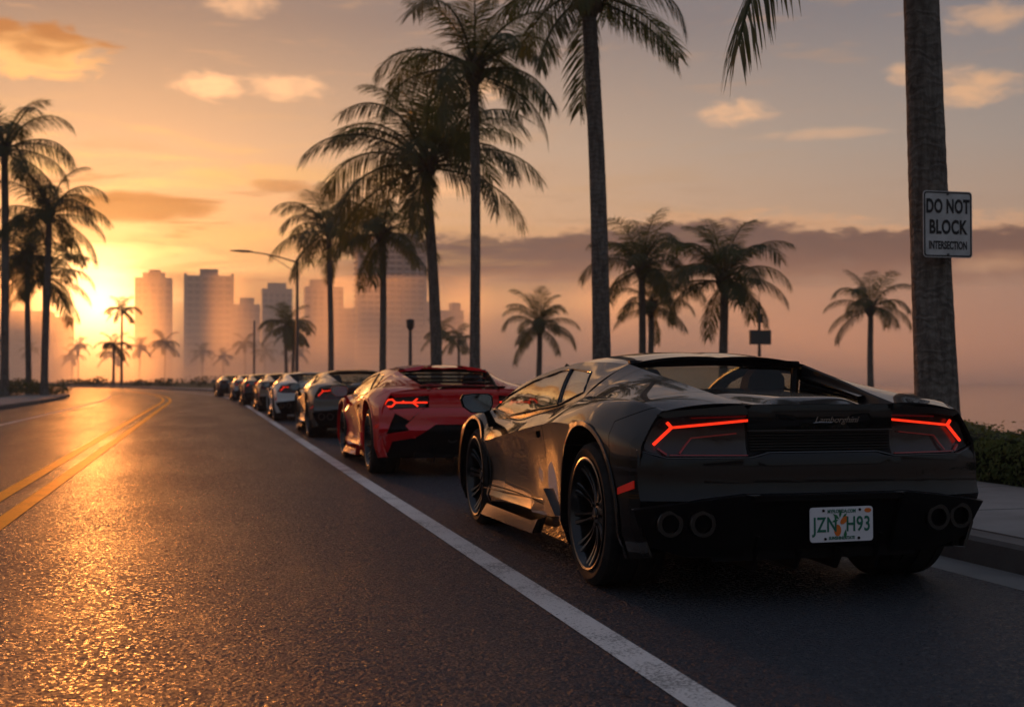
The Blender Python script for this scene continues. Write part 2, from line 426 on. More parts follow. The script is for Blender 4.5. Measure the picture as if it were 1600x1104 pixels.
sheet('side_street', [(-95, 76.2), (-5.5, 76.2), (-8, 96), (-95, 96)], -.006, M['asphalt'])

# ------------------------------------------------------------------ foliage
M['leaf_dark'] = vary(mat('palm_leaf', (.05, .07, .02), .5, spec=.35), (.032, .05, .012), (.075, .09, .03), 3, 4)
def translucent_leaf(m, amount=.45, col=(.20, .19, .035)):
    nt = m.node_tree; b = bsdf(m); out = [n for n in nt.nodes if n.type == 'OUTPUT_MATERIAL'][0]
    t = nt.nodes.new('ShaderNodeBsdfTranslucent'); t.inputs[0].default_value = (*col, 1)
    mx = nt.nodes.new('ShaderNodeMixShader'); mx.inputs[0].default_value = amount
    nt.links.new(b.outputs[0], mx.inputs[1]); nt.links.new(t.outputs[0], mx.inputs[2]); nt.links.new(mx.outputs[0], out.inputs[0])
    return m
translucent_leaf(M['leaf_dark'])
M['hedge_leaf'] = translucent_leaf(vary(mat('hedge_leaf', (.05, .07, .02), .55, spec=.3), (.045, .07, .014), (.13, .15, .04), 2.2, 5, pos=True), .3)
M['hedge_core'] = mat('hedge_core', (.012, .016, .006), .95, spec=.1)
M['grass_blade'] = translucent_leaf(mat('shrub_leaf', (.045, .06, .02), .6, spec=.3), .3)
def trunk_mat():
    m = mat('palm_trunk', (.16, .13, .10), .85, spec=.25); nt = m.node_tree; p = objco(nt)
    w = nt.nodes.new('ShaderNodeTexWave'); w.bands_direction = 'Z'; w.inputs['Scale'].default_value = 3.4; w.inputs['Distortion'].default_value = 9
    w.inputs['Detail'].default_value = 4; w.inputs['Detail Scale'].default_value = 2.2; nt.links.new(p, w.inputs[0]); ring = Sk(nt, w.outputs['Fac'])
    n = noise(nt, mapping(nt, p, (6, 6, 1.2)), 3, 5, .65); n2 = noise(nt, mapping(nt, p, (1, 1, .5)), 1.1, 4)
    c = mixc(nt, smooth(n, .3, .7), (.085, .070, .058), (.20, .175, .15))
    c = mixc(nt, smooth(ring, .5, .95) * .38, c, (.055, .045, .038))
    c = mixc(nt, smooth(n2, .5, .7) * .4, c, (.24, .22, .20))
    nt.links.new(c, bsdf(m).inputs['Base Color'])
    nt.links.new(bump(nt, ring * .45 + n * .9 + noise(nt, p, 40, 4) * .35, .8, .02), bsdf(m).inputs['Normal'])
    return m
M['trunk'] = trunk_mat()
M['boot'] = vary(mat('palm_boot', (.12, .09, .05), .9, spec=.2), (.06, .045, .028), (.16, .115, .07), 9, 4, (3, 3, 1))
def frond_mesh(seed, a0, droop, n=74, hang=.52, L=1.0, lw=.0108, ll=.31):
    """rachis along +X in the XZ plane, leaflets to both sides; length 1"""
    rnd = random.Random(seed); N = 18; pts = [Vector((0, 0, 0))]; a = a0; side = rnd.uniform(-.25, .25); az = 0
    for i in range(N):
        t = i / N
        a -= droop / N * (0.35 + 1.5 * t); az += side / N
        pts.append(pts[-1] + Vector((math.cos(a) * math.cos(az), math.cos(a) * math.sin(az), math.sin(a))) * (L / N))
    mb = MB(); mb.tube(pts, [.013 * (1 - .85 * i / N) + .0012 for i in range(N + 1)], 5, False)
    vs = []; fs = []
    for k in range(n):
        for s in (-1, 1):
            t = .10 + .90 * (k + rnd.random() * .7) / n
            if rnd.random() < .05: continue
            f = t * N; i = min(int(f), N - 1); p = pts[i].lerp(pts[i + 1], f - i); tan = (pts[i + 1] - pts[i]).normalized()
            lat = tan.cross(Vector((0, 0, 1)))
            lat = (lat.normalized() if lat.length > 1e-3 else Vector((0, 1, 0))) * s
            upv = lat.cross(tan) * s
            length = ll * (.35 + .65 * math.sin(math.pi * min(1, .12 + t * .80)) ** .7) * rnd.uniform(.82, 1.1)
            if t > .9: length *= .75
            fw = .50 + .55 * t + rnd.uniform(-.12, .12)
            d = (lat + tan * fw + upv * rnd.uniform(-.02, .22)).normalized()
            h = hang * rnd.uniform(.7, 1.3)
            wv = (tan - d * tan.dot(d)).normalized() * lw * rnd.uniform(.75, 1.15)
            base = len(vs); q = p.copy(); dd = d.copy()
            for j, (tt, ww) in enumerate(((0, .45), (.33, 1), (.70, .7), (1, .04))):
                if j:
                    step = length * (tt - (0, .33, .70, 1)[j - 1])
                    dd = (dd + Vector((0, 0, -h * .62))).normalized(); q = q + dd * step
                vs += [q - wv * ww * .5, q + wv * ww * .5]
            for j in range(3): fs.append((base + 2 * j, base + 2 * j + 1, base + 2 * j + 3, base + 2 * j + 2))
    mb.add(vs, fs)
    return mb.mesh('frond', None)
FR = {}
def fronds():
    for kind, a0, dr, hang in (('up', 78, 62, .35), ('high', 58, 95, .50), ('mid', 34, 100, .60), ('flat', 8, 80, .75), ('low', -22, 55, .85), ('dead', -52, 25, .6)):
        FR[kind] = [frond_mesh(len(kind) * 100 + s + int(a0 * 7 + 700), R(a0 + 5 * (s - 1)), R(dr * (.8 + .2 * s)), hang=hang) for s in range(3)]
fronds()
FR_SMALL = {k: [frond_mesh(40 + i, R(a), R(d), n=24, hang=h, lw=.030) for i in range(2)] for k, a, d, h in (('up', 72, 70, .4), ('mid', 35, 105, .6), ('low', -12, 60, .8))}
def trunk_mesh(h, r0, r1, lean, flare=1.25, rings=True, seed=0):
    rnd = random.Random(seed); n = max(14, int(h / .09)) if rings else 9; pts = []; rad = []
    for i in range(n + 1):
        t = i / n; x = lean[0] * t ** 1.4 + (.02 * math.sin(t * 5 + seed) if rings else 0); y = lean[1] * t ** 1.4
        pts.append((x, y, t * h)); r = r0 + (r1 - r0) * t
        r *= 1 + (flare - 1) * math.exp(-t * h / .45)
        if rings: r *= 1 + (.007 if i % 2 else -.006) + rnd.uniform(-.009, .009)
        rad.append(r)
    return MB().tube(pts, rad, 22 if rings else 8, True).mesh('trunk', 70)
def palm(x, y, h, label, r0=.17, r1=.12, L=3.0, n=20, lean=(0, 0), seed=0, group='palms beside the road', z=0, spread=None, boot=True, name='palm_tree', flare=1.3):
    t = empty(name, (x, y, z)); tag(t, label, 'palm tree', group)
    rnd = random.Random(seed)
    link('trunk', trunk_mesh(h, r0, r1, lean, flare, True, seed), t, M['trunk'])
    top = Vector((lean[0], lean[1], h))
    if boot:
        b = MB(); b.tube([top + Vector((0, 0, -.10)), top + Vector((0, 0, .12)), top + Vector((0, 0, .40)), top + Vector((0, 0, .75))], [r1 * 1.05, r1 * 1.75, r1 * 1.6, r1 * .5], 12)
        for k in range(14):       # old leaf bases
            a = k * 2.4; rr = r1 * 1.3; p = top + Vector((math.cos(a) * rr, math.sin(a) * rr, .02 + .03 * k))
            b.tube([p, p + Vector((math.cos(a) * .12, math.sin(a) * .12, .22)), p + Vector((math.cos(a) * .24, math.sin(a) * .24, .30))], [.05, .04, .012], 5)
        b.build('crown_base', M['boot'], t)
    spread = spread or [('up', .14), ('high', .36), ('mid', .62), ('flat', .86), ('low', 1.0)]
    for k in range(n):
        q = (k + .5) / n
        kind = next(c for c, lim in spread if q <= lim + 1e-6)
        me = FR[kind][rnd.randrange(3)]
        a = k * 2.39996 + rnd.uniform(-.3, .3) + seed
        l = L * rnd.uniform(.86, 1.08) * (.88 if kind in ('up', 'dead') else 1)
        off = top + Vector((math.cos(a) * r1 * .9, math.sin(a) * r1 * .9, .62 - .42 * q))
        link('frond', me, t, M['leaf_dark'], off, (rnd.uniform(-.25, .25), rnd.uniform(-.10, .10), a), (l, l, l))
    return t
def far_palm(x, y, h, label, L=2.6, n=13, seed=0, group='palms in the mist beyond the bend', r=.16, z=0):
    t = empty('palm_tree', (x, y, z)); tag(t, label, 'palm tree', group); rnd = random.Random(seed)
    link('trunk', trunk_mesh(h, r, r * .75, (rnd.uniform(-.3, .3), 0), 1.2, False, seed), t, M['trunk'])
    for k in range(n):
        q = (k + .5) / n; kind = 'up' if q < .25 else 'mid' if q < .68 else 'low'
        a = k * 2.4 + rnd.uniform(-.3, .3) + seed; l = L * rnd.uniform(.85, 1.1)
        link('frond', FR_SMALL[kind][k % 2], t, M['leaf_dark'], (0, 0, h), (0, 0, a), (l, l, l))
    return t
def leaf_cloud(n, pick, size, seed):
    """loose leaves; pick(rnd) -> position, outward normal"""
    rnd = random.Random(seed); vs = []; fs = []
    for k in range(n):
        p, nrm = pick(rnd); nrm = (nrm + Vector((rnd.uniform(-.9, .9), rnd.uniform(-.9, .9), rnd.uniform(-.5, .9)))).normalized()
        a = nrm.orthogonal().normalized(); a.rotate(Matrix.Rotation(rnd.uniform(0, 6.28), 3, nrm)); b = nrm.cross(a)
        s = size * rnd.uniform(.6, 1.25); bl = len(vs)
        vs += [p - a * s * .5, p + b * s * .24 + nrm * s * .06, p + a * s * .5, p - b * s * .24 + nrm * s * .06]; fs.append((bl, bl + 1, bl + 2, bl + 3))
    return vs, fs
def shrub(x, y, rx, ry, h, label, n=500, size=.12, seed=0, group='low shrubs', z=0, leaf='grass_blade'):
    t = empty('shrub', (x, y, z)); tag(t, label, 'shrub', group)
    rn = random.Random(seed); lumps = [(rn.uniform(-.6, .6) * rx, rn.uniform(-.6, .6) * ry, rn.uniform(.35, .62) * h, rn.uniform(.35, .6)) for _ in range(7)] + [(0, 0, .4 * h, .62)]
    def pick(rnd):
        cx, cy_, cz, k = rnd.choice(lumps); u = rnd.uniform(-1, 1); a = rnd.uniform(0, 6.28); s = math.sqrt(1 - u * u)
        nn = Vector((s * math.cos(a), s * math.sin(a), u)); rr = rnd.uniform(.8, 1.05)
        p = Vector((cx + nn.x * rx * k * rr, cy_ + nn.y * ry * k * rr, max(.02, cz + nn.z * h * .42 * rr))); return p, nn
    vs, fs = leaf_cloud(n, pick, size, seed + 5)
    f = link('foliage', mesh('foliage', vs, fs), t, M[leaf])
    mb = MB()
    for k in range(5):
        a = k * 1.3; mb.tube([(0, 0, 0), (math.cos(a) * rx * .25, math.sin(a) * ry * .25, h * .4), (math.cos(a) * rx * .5, math.sin(a) * ry * .5, h * .75)], [.03, .02, .006], 5)
    mb.build('stem', M['trunk'], t)
    return t
# --- hedge behind the right pavement
def hedge():
    t = empty('hedge', (0, 0, .13)); tag(t, 'clipped green hedge running along the back of the right pavement', 'hedge')
    core = MB(); ys = ys_of(-4, 64, 2); prof = [(6.36, 0), (6.34, .22), (6.48, .32), (7.25, .34), (7.4, .2), (7.4, 0)]
    vs = []; fs = []; n = len(prof); rnd = random.Random(3)
    for y in ys:
        for x, z in prof: vs.append((x + bend(y) + rnd.uniform(-.02, .02), y, z + (rnd.uniform(-.02, .03) if z > .2 else 0)))
    for i in range(len(ys) - 1):
        for j in range(n - 1): fs.append((i * n + j, i * n + j + 1, (i + 1) * n + j + 1, (i + 1) * n + j))
    fs.append(tuple(range(n))); fs.append(tuple((len(ys) - 1) * n + j for j in range(n)))
    link('hedge_core', mesh('hedge_core', vs, fs), t, M['hedge_core'])
    def pick_for(y0, y1):
        def pick(rnd):
            y = rnd.uniform(y0, y1); lump = .035 * math.sin(y * 3.1) + .03 * math.sin(y * 7.7 + 1)
            if rnd.random() < .42: return Vector((6.33 + bend(y) + rnd.uniform(-.05, .06), y, rnd.uniform(0, .32) + lump)), Vector((-1, 0, .2))
            p = Vector((rnd.uniform(6.33, 7.4) + bend(y), y, .33 + lump + rnd.uniform(-.05, .05) + (.10 * rnd.random() if rnd.random() < .06 else 0)))
            return p, Vector((0, 0, 1))
        return pick
    v1, f1 = leaf_cloud(26000, pick_for(4, 15), .055, 1)
    v2, f2 = leaf_cloud(11000, pick_for(15, 64), .13, 2)
    v3, f3 = leaf_cloud(2500, pick_for(-4, 4), .09, 4)
    b = MB(); b.add(v1, f1); b.add(v2, f2); b.add(v3, f3)
    o = b.build('leaves', M['hedge_leaf'], t, None); o['kind'] = 'stuff'
hedge()
# --- palms along the right pavement
G1 = 'tall palms along the right pavement'
PA = palm(6.33, 9.78, 5.9, 'thick grey palm trunk carrying the white rectangular traffic sign', .19, .140, 2.6, 15, (-.25, 0), 3, G1, flare=1.28, spread=[('up', .3), ('high', .75), ('mid', 1.0)])
link('frond', FR['low'][0], PA, M['leaf_dark'], (-.30, 0, 5.75), (.1, 0, R(198)), (3.0, 3.0, 3.0))
palm(6.62, 20.2, 7.25, 'tall straight palm standing directly behind the black car', .165, .125, 2.15, 20, (-.25, 0), 11, G1)
palm(6.6, 30.4, 8.4, 'slimmest straight palm trunk behind the red car, its crown highest', .135, .115, 2.9, 20, (-.05, 0), 17, G1)
palm(6.75, 36.4, 7.0, 'palm with a slightly leaning trunk and the widest feathery crown', .18, .14, 3.75, 27, (-.35, 0), 5, G1, spread=[('up', .22), ('high', .5), ('mid', .76), ('flat', .93), ('low', 1.0)])
palm(6.6, 46.9, 6.1, 'palm standing in front of the widest pale tower', .13, .12, 2.6, 22, (-.05, 0), 23, G1)
palm(6.2, 62.9, 8.1, 'palm between the street lamp and the widest tower', .15, .13, 3.3, 22, (-.10, 0), 31, G1)
G2 = 'young palms on the grass by the bay'
SP = [('up', .18), ('high', .44), ('mid', .72), ('flat', .92), ('low', 1.0)]
palm(15.2, 56, 3.1, 'small round-crowned palm alone between the two tall straight trunks', .14, .12, 2.1, 20, (0, 0), 41, G2, spread=SP)
palm(15.2, 42, 4.6, 'tallest of the bayside palms with wind-swept crown, right beside the tall straight trunk', .14, .12, 2.5, 22, (.02, 0), 43, G2, spread=SP)
palm(17.4, 47, 3.5, 'smaller bayside palm half hidden behind a wind-swept one', .13, .11, 1.9, 16, (0, 0), 47, G2, spread=SP)
palm(16.6, 38, 3.9, 'bushy bayside palm with fronds arching far to the right', .15, .135, 2.6, 24, (.03, 0), 53, G2, spread=SP)
palm(31.8, 55, 4.1, 'lone hazy palm by the water left of the white traffic sign', .16, .13, 2.4, 17, (0, 0), 59, G2, spread=SP)
G3 = 'palms on the left pavement'
palm(-9.32, 64, 11.6, 'tallest dark palm at the left edge of the street', .20, .16, 4.1, 20, (-.1, 0), 61, G3, z=.13)
palm(-7.75, 66, 8.7, 'dark left palm whose crown hangs over the glowing sunrise', .18, .15, 3.5, 20, (.15, 0), 67, G3, z=.13)
palm(-8.9, 69, 6.9, 'shorter left palm standing between two taller trunks', .15, .13, 3.0, 20, (-.1, 0), 71, G3, z=.13)
palm(-8.5, 72, 6.0, 'lowest left palm, its drooping fronds beside the sun', .14, .12, 3.0, 20, (0, 0), 73, G3, z=.13)
for k, (x, y, rx, ry, h) in enumerate(((-9.4, 65.5, 1.5, 2.0, .75), (-7.8, 68.5, 1.4, 2.0, .6))):
    shrub(x, y, rx, ry, h, ('low dark shrub around the foot of the left palms', 'low shrub at the end of the left kerb')[k], 900, .16, k, 'shrubs at the foot of the left palms', .13)
# --- hazy trees beyond the bend
far_palm(-9.25, 150, 8.8, 'thin lone palm silhouetted against the rising sun', 2.6, 14, 81)
far_palm(-10.0, 148, 4.7, 'short palm under the lone one in front of the sun', 2.6, 14, 83)
far_palm(7.0, 110, 5.6, 'palm with spreading crown directly behind the street lamp', 3.1, 16, 85)
far_palm(7.7, 113, 5.2, 'second trunk of the pair behind the street lamp', 2.6, 13, 86)
far_palm(22.6, 120, 5.2, 'misty palm seen between the two tall trunks behind the red car', 2.6, 13, 87)
far_palm(25.4, 125, 5.0, 'misty palm just right of the slim straight trunk', 2.4, 13, 88)
rnd = random.Random(12)
for k in range(17):
    far_palm(-84 + k * 6.8 + rnd.uniform(-2, 2), 338 + rnd.uniform(-14, 16), rnd.uniform(6.0, 11.0), 'hazy palm in the row beyond the bend of the road', rnd.uniform(3.6, 5.2), 13, 100 + k, 'row of hazy palms beyond the bend')
for k in range(22):
    x = -52 + k * 3.7
    shrub(x + rnd.uniform(-.8, .8), 149 - abs(x) * .02 + rnd.uniform(-2, 3), 2.2, 1.5, rnd.uniform(.7, 1.3), 'low hazy shrub lining the far side of the bend', 170, .42, 200 + k, 'shrubs lining the bend')

# ------------------------------------------------------------------ towers
M['tower'] = vary(mat('tower_render', (.34, .30, .26), .8, spec=.3), (.20, .17, .14), (.28, .24, .20), .05, 4)
M['tower_slab'] = mat('balcony_slab', (.46, .42, .37), .8, spec=.3)
M['tower_glass'] = mat('tower_glazing', (.05, .055, .06), .12, spec=.6)
def tower(x, y, w, d, h, label, cap=None, bays=6, fh=3.0, slab=True, wings=()):
    t = empty('tower_block', (x, y, -.02)); tag(t, label, 'tower block', 'hazy tower blocks across the bay')
    b = MB(); b.box((0, 0, h / 2), (w, d, h)); b.build('wall', M['tower'], t)
    for cx, cw, ch in (cap or ()):
        c = MB(); c.box((cx, 0, h + ch / 2), (cw, d * .6, ch)); c.build('roof_block', M['tower'], t)
    n = int(h / fh)
    sm = MB().box((0, 0, 0), (w + 1.6, d + 1.6, .55)).mesh('floor_slab', None) if slab else None
    bw = w / bays
    pm = MB().box((0, 0, 0), (bw * .62, .16, fh * .55)).mesh('window', None)
    for k in range(1, n + 1):
        z = k * fh
        if slab: link('floor_slab', sm, t, M['tower_slab'], (0, 0, z))
        for i in range(bays):
            if n * bays <= 290: link('window', pm, t, M['tower_glass'], (-w / 2 + bw * (i + .5), -d / 2 - .02, z - fh * .5))
    if n * bays > 290: raise ValueError('too many windows')
    for px in ((-w / 2 - .4), (-w * .17), (w * .17), (w / 2 + .4)) if slab else ():
        f = MB(); f.box((px, -d / 2 - .55, h / 2 + .6), (1.3, 1.3, h + 1.2)); f.build('fin', M['tower'], t)
    return t
tower(-22.8, 600, 16.4, 16, 47, 'slim tower nearest the rising sun, with a stepped roof', [(0, 10, 2.6), (.4, 5, 3.8)], 5, 3.0, False)
tower(2.0, 600, 20.4, 18, 48, 'square-topped tower with a small roof block, second from the sun', [(0, 8.4, 3.6)], 6, 3.0)
tower(21, 680, 15.4, 14, 40, 'low faint tower left of the street lamp', [(1, 7.5, 3.6)], 5, 3.2, False)
tower(38.9, 700, 16.3, 14, 50, 'faint tower directly behind the street lamp', [(0, 10, 3.4)], 5, 3.2, False)
tower(66.5, 720, 21.4, 16, 53, 'wide faint tower with stepped roof right of the street lamp', [(-2, 11.8, 4.2)], 6, 3.2, False)
tower(80.5, 722, 11, 14, 41, 'low faint block against the left side of the widest tower', None, 3, 3.2, False)
tower(81.4, 560, 29, 18, 62, 'widest and tallest pale tower with stacked balconies', [(2.5, 20, 4.2)], 9, 2.55)
tower(121.4, 640, 19.4, 14, 36, 'two-horned faint tower right of the widest one', [(-6.5, 4.7, 4.6), (6.3, 4.7, 4.2)], 5, 3.1, False)
tower(-72, 560, 19, 14, 29, 'faint block behind the left palms', None, 5, 3.1, False)
tower(-59, 565, 8, 12, 27, 'narrow faint block between the left palms and the sun', None, 3, 3.1, False)
tower(140, 690, 22, 14, 25, 'low faint block behind the slim straight palm trunk', None, 5, 3.1, False)
for k, (x, w, h) in enumerate(((12.5, 9, 20), (52, 12, 24), (101, 14, 26))):
    tower(x, 740, w, 12, h, ('lowest faint block between two hazy towers near the sun', 'low faint block between the lamp pole and the stepped tower', 'low faint block at the right foot of the widest tower')[k], None, 3, 3.1, False)
# ================================================================== CARS
from mathutils.geometry import tessellate_polygon
def pchip(xs, ys_, x):
    xs = np.array(xs, float); y = np.array(ys_, float)
    if xs[0] > xs[-1]: xs = xs[::-1]; y = y[::-1]
    h = np.diff(xs); dl = np.diff(y) / h; m = np.zeros(len(xs))
    for i in range(1, len(xs) - 1):
        if dl[i - 1] * dl[i] > 0:
            w1 = 2 * h[i] + h[i - 1]; w2 = h[i] + 2 * h[i - 1]; m[i] = (w1 + w2) / (w1 / dl[i - 1] + w2 / dl[i])
    m[0] = dl[0]; m[-1] = dl[-1]
    x = np.clip(x, xs[0], xs[-1]); i = np.clip(np.searchsorted(xs, x, side='right') - 1, 0, len(xs) - 2)
    t = (x - xs[i]) / h[i]
    return (2 * t ** 3 - 3 * t ** 2 + 1) * y[i] + (t ** 3 - 2 * t ** 2 + t) * h[i] * m[i] + (-2 * t ** 3 + 3 * t ** 2) * y[i + 1] + (t ** 3 - t ** 2) * h[i] * m[i + 1]
class Soup:
    """half-car surface: vertices (w outward, y forward, z up)"""
    def __init__(s, v=None, f=None): s.v = list(v or []); s.f = list(f or [])
    def join(s, o):
        b = len(s.v); s.v += o.v; s.f += [tuple(b + i for i in f) for f in o.f]; return s
def grid(rows):
    n = len(rows[0]); v = [p for r in rows for p in r]; f = []
    for i in range(len(rows) - 1):
        for j in range(n - 1): f.append((i * n + j, i * n + j + 1, (i + 1) * n + j + 1, (i + 1) * n + j))
    return Soup([np.array(p, float) for p in v], f)
def split(sp, fn):
    """cut a soup along fn = 0; returns (fn >= 0 part, fn < 0 part)"""
    val = [fn(p) for p in sp.v]
    res = []
    for sgn in (1, -1):
        out = Soup(); idx = {}; cut = {}
        def vid(i):
            if i not in idx: idx[i] = len(out.v); out.v.append(sp.v[i])
            return idx[i]
        def cid(i, j):
            k = (min(i, j), max(i, j))
            if k not in cut:
                a, b = sp.v[i], sp.v[j]; t = val[i] / (val[i] - val[j]); p = a + (b - a) * t
                for _ in range(2):            # refine for curved cuts
                    e = fn(p)
                    if abs(e) < 1e-6: break
                    q = t + 1e-3; d = (fn(a + (b - a) * q) - e) / 1e-3
                    if abs(d) < 1e-9: break
                    t = min(1, max(0, t - e / d)); p = a + (b - a) * t
                cut[k] = len(out.v); out.v.append(p)
            return cut[k]
        for f in sp.f:
            poly = []
            for a, b in zip(f, f[1:] + f[:1]):
                ia, ib = val[a] * sgn >= 0, val[b] * sgn >= 0
                if sgn < 0: ia, ib = val[a] < 0, val[b] < 0
                if ia: poly.append(vid(a))
                if ia != ib: poly.append(cid(a, b))
            q = [p for i, p in enumerate(poly) if p != poly[i - 1]]
            if len(q) >= 3: out.f.append(tuple(q))
        res.append(out)
    return res
def polysplit(sp, poly, gap=.0, axes=(1, 2)):
    """poly: convex, either winding, in the two axes; returns (inside shrunk by gap/2, outside grown by gap/2)"""
    P = [np.array(p, float) for p in poly]
    area = sum(P[i - 1][0] * P[i][1] - P[i][0] * P[i - 1][1] for i in range(len(P)))
    if area < 0: P = P[::-1]
    a, b = axes; edges = []
    for i in range(len(P)):
        p, q = P[i], P[(i + 1) % len(P)]; d = (q - p) / np.linalg.norm(q - p); n = np.array([-d[1], d[0]])
        edges.append((n, float(n @ p)))
    ins = sp; outs = Soup()
    for n, c in edges: ins = split(ins, lambda p, n=n, c=c: n[0] * p[a] + n[1] * p[b] - c - gap / 2)[0]
    rest = sp
    for n, c in edges:
        rest, away = split(rest, lambda p, n=n, c=c: n[0] * p[a] + n[1] * p[b] - c + gap / 2)
        outs.join(away)
    return ins, outs
def soup_mesh(name, sp, side=0, thick=.0, out=None, angle=32, merge=.0008):
    """side -1 left, 1 right, 0 both; out: rough outward direction (w, y, z) used to orient the faces"""
    bm = bmesh.new()
    sides = (-1, 1) if side == 0 else (side,)
    for sg in sides:
        vs = [bm.verts.new((sg * p[0], p[1], p[2])) for p in sp.v]
        fl = []
        for f in sp.f:
            try: fl.append(bm.faces.new([vs[i] for i in (f if sg > 0 else f[::-1])]))
            except ValueError: pass
        if out is not None:
            bm.normal_update()
            o = Vector((sg * out[0], out[1], out[2])); sc_ = sum(f.calc_area() * f.normal.dot(o) for f in fl)
            if sc_ < 0: bmesh.ops.reverse_faces(bm, faces=fl)
    bmesh.ops.remove_doubles(bm, verts=bm.verts, dist=merge)
    bmesh.ops.dissolve_degenerate(bm, dist=.0003, edges=bm.edges)
    loose = [v for v in bm.verts if not v.link_faces]
    bmesh.ops.delete(bm, geom=loose, context='VERTS')
    if thick:
        bm.normal_update()
        geo = bmesh.ops.solidify(bm, geom=list(bm.faces), thickness=thick)
    a = R(angle)
    bm.normal_update()
    for f in bm.faces: f.smooth = True
    for e in bm.edges: e.smooth = not (len(e.link_faces) != 2 or e.calc_face_angle(0) > a)
    me = bpy.data.meshes.new(name); bm.to_mesh(me); bm.free(); return me

# ---- the shape of the body (half): stations along y, rows (w, z)
YS = [3.62, 3.48, 3.25, 2.95, 2.627, 2.3, 1.9, 1.4, .9, .45, .0, -.3, -.5, -.58]
ROW = {
 'A': ([.62, .74, .82, .85, .85, .83, .81, .81, .82, .84, .86, .85, .81, .78], [.20, .16, .14, .14, .14, .13, .125, .125, .13, .14, .16, .18, .20, .21]),
 'B': ([.66, .78, .86, .89, .895, .875, .85, .84, .855, .885, .905, .89, .85, .82], [.28, .26, .25, .25, .25, .24, .235, .24, .25, .26, .28, .30, .31, .32]),
 'C': ([.66, .78, .86, .895, .90, .858, .818, .812, .845, .888, .91, .895, .858, .83], [.40, .42, .44, .45, .46, .42, .42, .44, .48, .50, .52, .52, .52, .52]),
 'D': ([.62, .74, .84, .885, .897, .888, .886, .890, .893, .905, .912, .885, .85, .825], [.50, .545, .60, .64, .655, .59, .63, .685, .738, .77, .765, .74, .715, .70]),
 'E': ([.56, .68, .79, .84, .855, .845, .83, .815, .805, .825, .84, .815, .775, .755], [.525, .59, .665, .72, .745, .69, .70, .745, .80, .855, .868, .855, .835, .825]),
 'F': ([.48, .58, .67, .725, .755, .765, .772, .765, .742, .725, .765, .77, .735, .71], [.545, .625, .71, .765, .79, .748, .742, .785, .845, .905, .905, .898, .874, .855]),
}
def row(k, y): return np.array([pchip(YS, ROW[k][0], y), y, pchip(YS, ROW[k][1], y)])
def quad3(a, b, c, n):
    out = []
    for i in range(n + 1):
        t = i / n; out.append(a * (2 * (t - .5) * (t - 1)) + b * (-4 * t * (t - 1)) + c * (2 * t * (t - .5)))
    return out
def section(y):
    A, B, C, D, E, F = (row(k, y) for k in 'ABCDEF')
    pts = [A + (B - A) * t for t in (0, .5)] + quad3(B, C, D, 10)
    pts += quad3(D, E, F, 9)[1:]
    return pts
def curve(pts, n, key=1):
    """points (w, y, z) sampled smoothly, parameter along y (or given axis)"""
    P = np.array(pts, float); d = np.r_[0, np.cumsum(np.linalg.norm(np.diff(P, axis=0), axis=1))]
    t = np.linspace(0, d[-1], n)
    return np.stack([pchip(d, P[:, k], t) for k in range(3)], 1)
def ruled(c1, c2, m, bulge=(0, 0, 0)):
    rows = []; bl = np.array(bulge)
    for i in range(len(c1)):
        rows.append([c1[i] * (1 - t) + c2[i] * t + bl * (4 * t * (1 - t)) for t in np.linspace(0, 1, m)])
    return grid(rows)
RAIL = [(.752, 2.50, .782), (.70, 2.2, .920), (.635, 1.8, 1.015), (.575, 1.4, 1.072), (.55, 1.1, 1.090), (.535, .80, 1.086), (.505, .49, 1.072)]
BELT = [row('F', y) for y in (2.50, 2.3, 2.1, 1.9, 1.6, 1.3, 1.0, .75, .58)]
FRONT_ARCH = (2.627, .335, .385); REAR_ARCH = (.02, .345, .425)
def arch_f(p, a):
    dy = p[1] - a[0]; dz = p[2] - a[1]
    return math.hypot(dy, dz if dz > 0 else 0) - a[2]
TAIL_Z = [.16, .24, .36, .489, .50, .66, .68, .80, .845, .90]
TAIL_Y = [-.56, -.63, -.675, -.725, -.708, -.692, -.676, -.668, -.672, -.660]
def tail_y(w, z): return float(pchip(TAIL_Z, TAIL_Y, z)) + .115 * (abs(w) / .82) ** 2.6
def tail_panel(poly, dy=0, step=.035):
    """part of the tail outlined by a polygon in (w, z), as a soup"""
    w0, w1 = min(p[0] for p in poly), max(p[0] for p in poly); z0, z1 = min(p[1] for p in poly), max(p[1] for p in poly)
    ws = np.linspace(w0, w1, max(2, int((w1 - w0) / step) + 1)); zs = np.linspace(z0, z1, max(2, int((z1 - z0) / step) + 1))
    g = grid([[(w, tail_y(w, z) + dy, z) for w in ws] for z in zs])
    out = Soup()
    for t in tessellate_polygon([[Vector((p[0], p[1], 0)) for p in poly]]):
        out.join(polysplit(g, [poly[i] for i in t], 0, (0, 2))[0])
    return out
def multi(polys, dy=0, step=.035):
    s = Soup()
    for p in polys: s.join(tail_panel(p, dy, step))
    return s
DOOR = [(2.36, .30), (2.40, .60), (2.335, .80), (.93, .90), (.82, .735), (.90, .30)]
